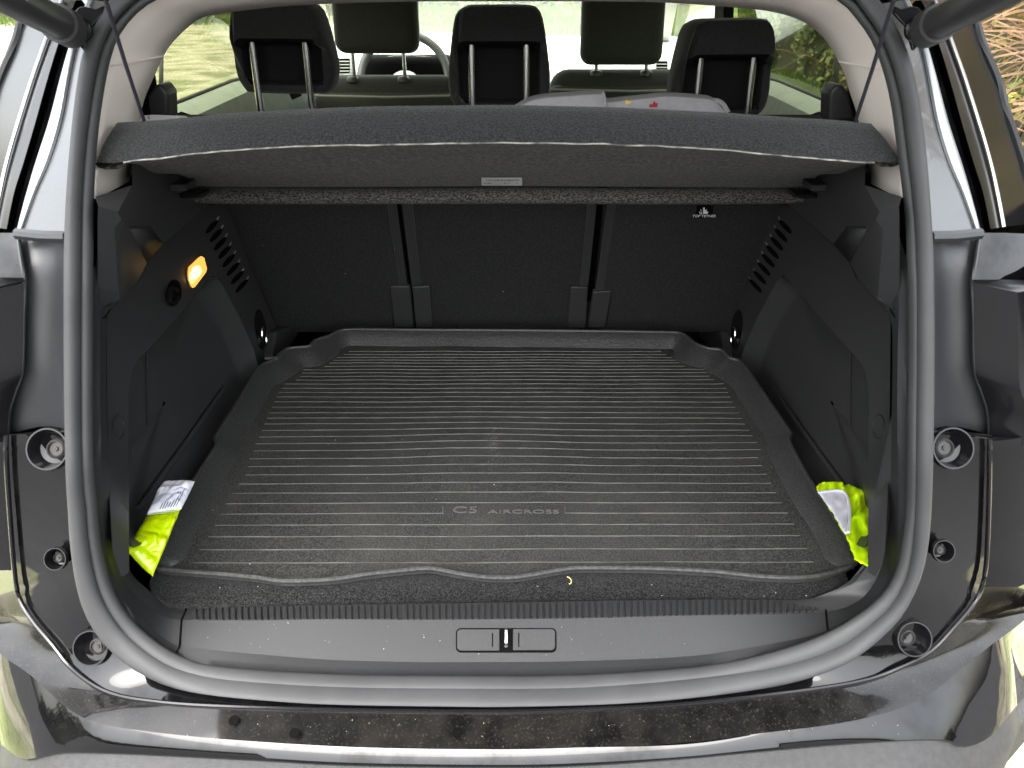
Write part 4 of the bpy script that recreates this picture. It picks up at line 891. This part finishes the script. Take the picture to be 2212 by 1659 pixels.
link('shelf_fascia', grid_mesh('shelf_fascia', face_rows), M['felt'], shelf, sharp=60)
def jitter(L, a, seed): 
    return [p + Vector((0, 0, a * noise.noise(Vector((i * .35, seed, 0))))) for i, p in enumerate(L)]
tube('frayed_edge', jitter([p + Vector((0, -.001, -.0006)) for p in B[3:-3]], .0012, 1), .0009, M['thread'], shelf, n=6)
# underside
U_0 = [(272, 351), (330, 348), (380, 338), (480, 327), (700, 315), (1090, 309), (1500, 320), (1700, 338), (1830, 348), (1886, 352)]
U_1 = [(330, 374), (400, 372), (440, 370), (560, 368), (760, 366), (1090, 364), (1400, 366), (1600, 369), (1720, 372), (1780, 374), (1838, 374)]
U_2 = [(368, 396), (390, 387), (418, 388), (432, 402), (700, 404), (1090, 402), (1450, 404), (1728, 404), (1745, 390), (1770, 388), (1795, 396)]
a = row(U_0, Fs(.872, .2), 90); b = row(U_1, lambda x, y, z: y - 1.07 - .1 * (x - X0) ** 2, 90); c = row(U_2, lambda x, y, z: y - 1.30, 90)
link('shelf_underside', grid_mesh('shelf_underside', [a, [p.lerp(q, .5) + Vector((0, 0, .004)) for p, q in zip(a, b)], b, [p.lerp(q, .5) + Vector((0, 0, .003)) for p, q in zip(b, c)], c]), M['felt_b'], shelf, sharp=70)
# rolled front lip
L1 = [(430, 404), (450, 405), (760, 406), (1090, 404), (1450, 406), (1710, 405), (1730, 404)]
L2 = [(434, 430), (447, 440), (760, 442), (1090, 441), (1450, 442), (1710, 440), (1726, 430)]
bulge('hinge_lip', L1, L2, Yp(1.315), 90, .02, M['felt_lip'], shelf, seg=6, wrap=1)
# curled ends
for side in (-1, 1):
    f = mir if side > 0 else (lambda L: L)
    pts = f([(209, 350), (214, 357), (228, 361), (250, 360), (264, 354), (272, 348), (280, 344)])
    lo = [at(q[0], q[1], Fs(.870, .2)) for q in pts]
    hi = [at(q[0], 346, Fs(.90, .2)) for q in pts]
    link('end_curl', grid_mesh('end_curl', [lo, [p.lerp(q, .5) + Vector((0, .01, 0)) for p, q in zip(lo, hi)], hi]), M['felt_b'], shelf, solid=.003)
# barcode sticker on the underside
def und(u, v): 
    p0, p1 = P(1084, 366, 1), P(1084, 366, 1)
    return at(u, v, lambda x, y, z: y - interp([(364, 1.07), (402, 1.30)], v) + .006)
st = prism('barcode_sticker', [und(u, v) for u, v in rrect(1040, 384, 1128, 401, 2, 2)], (0, .002, .0), M['white'], shelf)
rr = random.Random(4); u = 1050; vs = []; fs = []
while u < 1120:
    wd = rr.choice((.6, .9, 1.4)); k = len(vs)
    for q in ((u, 387), (u + wd, 387), (u + wd, 391), (u, 391)): vs.append(und(*q) + Vector((0, -.0012, 0)))
    fs.append((k, k + 1, k + 2, k + 3)); u += wd + rr.choice((.8, 1.2, 2))
u = 1046
while u < 1122:
    wd = rr.uniform(3, 9); k = len(vs)
    if rr.random() < .6:
        for q in ((u, 395), (u + wd, 395), (u + wd, 396), (u, 396)): vs.append(und(*q) + Vector((0, -.0012, 0)))
        fs.append((k, k + 1, k + 2, k + 3))
    u += wd + 3
link('barcode', mesh('barcode', vs, fs), M['ink'], st, smooth=False)
# lifting cords
for (u0, v0, u1, v1) in ((310, 262, 222, -20), (1848, 264, 1934, -10)):
    a = at(u0, v0, Fs(.925, .22)); b = P(u1, v1, .70); d = (b - a)
    tube('lifting_cord', [a + Vector((0, .004, -.01)), a + d * .5 + Vector((0, 0, -.002)), b, a + d * 2.2], .0021, M['cable'], shelf, n=8)

# ================================================================== MAT
mt = thing('boot_mat', 'black ribbed rubber boot mat with raised edges lying on the boot floor', 'boot mat', (X0, 1.25, FL))
M0 = [(328, 1216), (333, 1228), (350, 1234), (417, 1240), (486, 1245), (556, 1252), (608, 1259), (677, 1258), (730, 1254), (783, 1246), (850, 1238), (921, 1232), (950, 1235), (991, 1243), (1040, 1250), (1088, 1252), (1120, 1250), (1165, 1243), (1210, 1235), (1248, 1231), (1320, 1231), (1408, 1232), (1480, 1235), (1548, 1239), (1600, 1245), (1652, 1250), (1722, 1252), (1774, 1247), (1815, 1236), (1842, 1226), (1848, 1208), (1836, 1173), (1809, 1125), (1756, 1049), (1706, 958), (1709, 942), (1700, 926), (1652, 854), (1607, 790), (1593, 778), (1576, 774), (1559, 757), (1531, 753), (1503, 743), (1482, 726), (1460, 719), (1430, 718), (1300, 716), (1100, 714), (900, 713), (768, 712), (735, 715), (708, 727), (680, 736), (668, 748), (625, 753), (604, 766), (590, 778), (570, 787), (552, 805), (514, 868), (468, 940), (466, 950), (469, 962), (463, 972), (410, 1052), (392, 1083), (350, 1160)]
ML = M0 + [M0[0]]
lipz = .748
mpx = catmull(ML, 421)[:-1]
def lz(q):    # rim height: low along the front, taller at the back corners
    v = q.y; return .741 if v > 1222 else (.742 if v > 1000 else .742 + .012 * min(1, (1000 - v) / 250))
top = [at(q.x, q.y - (4 if q.y > 1222 else 0), Zp(lz(q))) for q in mpx]
n = len(top)
cen = Vector((X0, 1.25, .727))
def inset(L, d, z):
    out = []
    for i in range(n):
        t = (L[(i + 4) % n] - L[i - 4]); t.z = 0; t.normalize(); nr = Vector((t.y, -t.x, 0))
        q = L[i]
        if (cen - q).dot(nr) < 0: nr = -nr
        dd = d(q, mpx[i]) if callable(d) else d
        c = q + nr * dd; out.append(Vector((c.x, c.y, z(c, mpx[i]) if callable(z) else z)))
    # relax
    for _ in range(2): out = [(out[i - 1] + out[i] * 2 + out[(i + 1) % n]) / 4 for i in range(n)]
    return out
dfun = lambda q, p: .015 if p.y > 1222 else (.032 if p.y < 730 else (.055 if p.y < 800 else .04))
def hz(x, y): return .7265 + .006 * math.exp(-((x + .06) / .17) ** 2 - ((y - 1.2) / .13) ** 2) + .0015 * noise.noise(Vector((x * 7, y * 7, 3)))
bot = [p + Vector((0, .004 if mpx[i].y > 1222 else 0, -.009)) for i, p in enumerate(top)]
rimin = inset(top, .006, lambda c, p: lz(p) - .001)
mid_ = inset(top, lambda q, p: dfun(q, p) * .6, lambda c, p: .728 + (lz(p) - .728) * .45)
base = inset(top, dfun, lambda c, p: hz(c.x, c.y))
link('mat_rim', grid_mesh('mat_rim', [[p + Vector((0, 0, -.004)) for p in bot], bot, top, rimin, mid_, base], closed_u=True), M['mat_lip'], mt, sharp=75)
rws = [base]
for s in (.97, .9, .8, .7, .6, .5, .4, .3, .2, .1, .04, .0):
    r = []
    for p in base:
        q = cen + (p - cen) * s; r.append(Vector((q.x, q.y, hz(q.x, q.y))))
    rws.append(r)
tube('rim_edge', [p + Vector((0, 0, .0006)) for p in top], .0036, M['mat_edge'], mt, n=8, closed=True)
link('mat_panel', grid_mesh('mat_panel', rws, closed_u=True), M['mat'], mt)
full = [1382, 1394, 1405, 1416, 1427, 1440, 1453, 1466, 1480, 1494, 1510, 1527, 1543, 1561, 1580, 1601, 1623, 1644, 1667, 1692, 1717, 1744, 1772, 1803, 1834, 1867, 1902, 1939, 1979, 2020, 2064, 2110, 2161, 2213]
LE = [(758, 753), (765, 743), (771, 728), (777, 720), (790, 701), (797, 656), (812, 648), (822, 636), (829, 613), (870, 591), (1000, 535), (1012, 539), (1068, 499), (1112, 475), (1136, 462), (1214, 417)]
RE = [(758, 1428), (765, 1440), (771, 1452), (783, 1468), (790, 1479), (797, 1522), (812, 1532), (822, 1545), (829, 1565), (868, 1582), (972, 1643), (990, 1637), (1085, 1688), (1132, 1715), (1214, 1757)]
def strip(name, pts, hw, hh, m, parent):
    n_ = len(pts); rws = []
    for (dy, dz) in ((-hw, -.0005), (-hw * .5, hh), (hw * .5, hh), (hw, -.0005)): rws.append([p + Vector((0, dy, dz)) for p in pts])
    return link(name, grid_mesh(name, rws), m, parent)
for k, fy in enumerate(full):
    v = fy * .5486; ul, ur = interp(LE, v), interp(RE, v)
    a, b = at(ul, v + (0 if k < 20 else .5), Zp(.728)), at(ur, v - (0 if k < 20 else 1.5), Zp(.728))
    segs = [(0, 1)]
    if k == 29: segs = [(0, (955 - ul) / (ur - ul)), ((1222 - ul) / (ur - ul), 1)]
    for s0, s1 in segs:
        pts = []
        for i in range(41):
            p = a.lerp(b, s0 + (s1 - s0) * i / 40); pts.append(Vector((p.x, p.y + .0009 * noise.noise(Vector((p.x * 6, k, 0))), hz(p.x, p.y))))
        strip('rib', pts, .0011, .0011, M['rib'], mt)
lr = Matrix.Identity(3)
pc = at(1005, 1102, Zp(.7275)); text('lettering', 'C5', .024, Vector((pc.x, pc.y, hz(pc.x, pc.y) + .0008)), lr, M['emboss'], mt, sx=1.5, depth=.0006)
pc = at(1131, 1106, Zp(.7275)); text('lettering', 'AIRCROSS', .0135, Vector((pc.x, pc.y, hz(pc.x, pc.y) + .0008)), lr, M['emboss'], mt, sx=1.9, depth=.0006)
for u in (957, 1221):
    strip_ = [at(u, v, Zp(.728)) for v in (1094, 1109)]
    tube('rib', [Vector((p.x, p.y, hz(p.x, p.y) + .0005)) for p in strip_], .0008, M['emboss'], mt, n=5)
# chalky scuff in the middle of the mat
M['scuff'] = mat('chalky_scuff', (.12, .12, .11), .8, c2=(.05, .05, .047), nscale=90)

# ================================================================== THINGS IN THE BOOT
def pillow(name, corners, puff, m, parent, nu=26, nv=40, seed=1, wr=.003, split=None):
    """corners: 4 world points (a b along the short side, d c opposite); a crumpled flat bag"""
    a, b, c, d = corners; nrm = (b - a).cross(d - a).normalized()
    if nrm.dot(Vector((0, 0, CZ)) - a) < 0: nrm = -nrm
    out = []
    for sgn in (1, -1):
        rws = []
        for j in range(nv + 1):
            t_ = j / nv; rw = []
            for i in range(nu + 1):
                s = i / nu; p = a.lerp(b, s).lerp(d.lerp(c, s), t_)
                e = (max(0, 1 - (2 * s - 1) ** 4) * max(0, 1 - (2 * t_ - 1) ** 6))
                w_ = noise.noise(p * 38 + Vector((seed, 0, 0))) * wr + abs(noise.noise(p * 80 + Vector((0, seed, 0)))) * wr
                rw.append(p + nrm * (sgn * puff * e ** .6 + w_ * (e + .1)))
            rws.append(rw)
        out.append(rws)
    vs = [p for L in out for r in L for p in r]; N = (nu + 1) * (nv + 1); fs = []
    for q in (0, 1):
        for j in range(nv):
            for i in range(nu):
                k = q * N + j * (nu + 1) + i; f_ = (k, k + 1, k + nu + 2, k + nu + 1); fs.append(f_ if q == 0 else f_[::-1])
    me = mesh(name, vs, fs); bm = bmesh.new(); bm.from_mesh(me); bmesh.ops.remove_doubles(bm, verts=bm.verts, dist=.0004); bmesh.ops.recalc_face_normals(bm, faces=bm.faces); bm.to_mesh(me); bm.free()
    return link(name, me, m, parent, sharp=80)
pk = thing('vest_packet', 'folded neon yellow safety vest in a clear packet wedged left of the mat', 'packet', P(320, 1200, 1.15))
a, b = P(272, 1188, 1.075), P(330, 1246, 1.085); c, d = P(390, 1100, 1.15), P(318, 1112, 1.14)
pillow('folded_vest', (a, b, c, d), .010, M['neon_film'], pk, seed=2, wr=.006)
c2, d2 = P(421, 1040, 1.195), P(352, 1040, 1.20)
pillow('packet_film', (d.lerp(c, -.02), c.lerp(d, -.02), c2, d2), .010, M['film'], pk, seed=5, wr=.005)
for k in range(7):
    s = .2 + k * .08; t0 = .12; p0 = d.lerp(c, s + .12); p1 = d2.lerp(c2, s + .12)
    A_, B_ = p0.lerp(p1, t0), p0.lerp(p1, .75 - .05 * (k % 3)); dirc = (Vector((0, 0, CZ)) - A_).normalized() * .016
    tube('print_line', [A_ + dirc, B_ + dirc], .0006, M['ink'], pk, n=4)
# crumpled vest on the right
vt = thing('safety_vest', 'crumpled neon yellow safety vest with silver panel stuffed right of the mat', 'safety vest', P(1850, 1200, 1.12))
def crumple(name, px, t0, m, parent, amp, seed, sc_=22, solid=.002):
    F_ = lambda x, y, z: 0
    loops = px
    o = patch(name, px, Xp(.52), m, parent, step=5)
    me = o.data
    for v in me.vertices:
        q = v.co; d = (q - Vector((0, 0, CZ))); L = d.length; d.normalize()
        # put at depth t0 with fold relief
        u = CU + FPX * q.x / (q.y * cp + (CZ - q.z) * sp); vv = CV - FPX * (q.y * sp - (CZ - q.z) * cp) / (q.y * cp + (CZ - q.z) * sp)
        N_ = 1 - abs(noise.noise(Vector((u / sc_, vv / (sc_ * 2.2), seed)))) * 2
        N2 = noise.noise(Vector((u / 9, vv / 14, seed + 5)))
        tt = t0(u, vv) if callable(t0) else t0
        v.co = P(u, vv, tt - amp * N_ - amp * .3 * N2)
    me.update()
    s = o.modifiers.new('thickness', 'SOLIDIFY'); s.thickness = .002; s.offset = -1
    for p in me.polygons: p.use_smooth = True
    return o
T0 = lambda u, v: 1.10 + (1180 - v) * .0011
crumple('vest_body', [(1763, 1052), (1776, 1042), (1800, 1040), (1819, 1041), (1822, 1050), (1832, 1045), (1862, 1058), (1880, 1080), (1888, 1120), (1888, 1218), (1878, 1222), (1862, 1217), (1846, 1205), (1830, 1160), (1800, 1110)], lambda u, v: T0(u, v) + .0, M['neon'], vt, .02, 1, 22)
crumple('silver_panel', [(1768, 1062), (1800, 1058), (1820, 1060), (1830, 1078), (1835, 1110), (1832, 1150), (1826, 1152), (1800, 1108), (1780, 1080)], lambda u, v: T0(u, v) - .026, M['silver'], vt, .006, 3, 20)
tube('piping', [P(u, v, T0(u, v) - .033) for u, v in ((1768, 1064), (1800, 1060), (1822, 1062), (1832, 1080), (1836, 1110), (1833, 1150))], .0022, M['silver'], vt, n=6, smooth_n=20)
# cloth on the rear seat
cl = thing('folded_cloth', 'pale grey muslin cloth draped over the seat behind the parcel shelf', 'cloth', P(1340, 225, 1.40))
def drape(px_top, t_, m, name, seed):
    top = [P(q.x, q.y, t_) for q in catmull(px_top, 50)]
    rows = [[p + Vector((0, .10, -.03)) for p in top], [p + Vector((0, .03, .0)) for p in top], [p + Vector((0, .0, -.004)) for p in top], [p + Vector((.0, -.03, -.04 - .004 * noise.noise(p * 30))) for p in top], [p + Vector((0, -.04, -.12)) for p in top]]
    return link(name, grid_mesh(name, rows), m, cl)
drape([(1112, 232), (1140, 216), (1170, 208), (1230, 203), (1300, 199), (1306, 203)], 1.395, M['greycloth'], 'cloth_fold', 1)
drape([(1300, 203), (1308, 216), (1350, 213), (1400, 208), (1440, 204), (1500, 207), (1540, 212), (1556, 226), (1572, 244)], 1.40, M['greycloth'], 'cloth_fold', 2)
tube('hem', [P(1303, 201, 1.375), P(1306, 212, 1.368), P(1308, 232, 1.36)], .003, M['greycloth'], cl, n=6)
for nm, m_, pp in (('pennant_print', M['yellow'], [(1351, 217), (1353, 216), (1365, 221), (1352, 226)]), ('leaf_print', M['red'], [(1402, 232), (1404, 224), (1409, 226), (1413, 218), (1417, 223), (1421, 222), (1420, 232)])):
    prism(nm, [P(u, v, 1.355) for u, v in pp], (0, .001, 0), m_, cl)
pl = tube('seat_loop', [P(u, v, 1.42) for u, v in ((1517, 244), (1530, 222), (1545, 219), (1560, 226), (1572, 244))], .006, M['greycloth'], cl, n=8, smooth_n=16)
# paper behind the left end of the shelf
pp = prism('folded_paper', [P(u, v, 1.20) for u, v in ((300, 262), (304, 250), (330, 248), (384, 250), (400, 262))], (0, .03, -.005), M['white'], None)
tag(pp, 'white folded paper peeping over the left end of the parcel shelf', 'paper')
mk = prism('red_mark', [P(u, v, 1.198) for u, v in ((319, 257), (321, 250), (324, 257))], (0, .001, 0), M['pink'], pp)
# straw and crumbs
o = tube('straw', [P(u, v, t_) for u, v, t_ in ((1225, 1246, 1.10), (1231, 1249, 1.10), (1234, 1254, 1.095), (1233, 1260, 1.09), (1229, 1261, 1.09))], .0007, M['straw'], None, n=6, smooth_n=16)
tag(o, 'curled yellow straw on the carpet edge below the mat', 'straw')
def speck(u, v, F, s, rr):
    p = at(u, v, F) + Vector((0, -.0006, .0008)); return p
rr = random.Random(12); vs = []; fs = []
def flake(p, s):
    k = len(vs); a = Vector((rr.gauss(0, 1), rr.gauss(0, 1), rr.gauss(0, .3))).normalized() * s; b = Vector((rr.gauss(0, 1), rr.gauss(0, 1), rr.gauss(0, .3))).normalized() * s * .5
    vs.extend([p - a, p + b, p + a, p - b]); fs.append((k, k + 1, k + 2, k + 3))
for i in range(60):
    flake(at(rr.uniform(420, 1740), rr.uniform(780, 1225), Zp(.7305)) + Vector((0, 0, .001)), rr.uniform(.0006, .0016))
for i in range(26):
    flake(at(rr.uniform(360, 1800), rr.uniform(1262, 1290), Zp(.7295)), rr.uniform(.0006, .0014))
for i in range(70):
    u = rr.uniform(420, 1780); flake(sillpt(u, rr.uniform(1345, 1424), .0008), rr.uniform(.0004, .0011))
for i in range(16):
    flake(at(rr.uniform(520, 1600), rr.uniform(460, 690), Seat(-.002)), rr.uniform(.0008, .002))
for i in range(45):
    flake(at(rr.uniform(250, 1950), rr.uniform(1545, 1596), G(-.004)), rr.uniform(.0004, .0009))
for i in range(170):
    flake(at(rr.gauss(1066, 8), rr.gauss(955, 17), Zp(.7340)) + Vector((0, 0, .001)), rr.uniform(.0004, .0011))
o = link('crumbs', mesh('crumbs', vs, fs), M['crumb'], None, smooth=False); tag(o, 'pale crumbs and lint scattered over the mat, sill and bumper', None, kind='stuff')
for oo in list(bpy.data.objects):
    if '_w' in oo.keys(): del oo['_w']
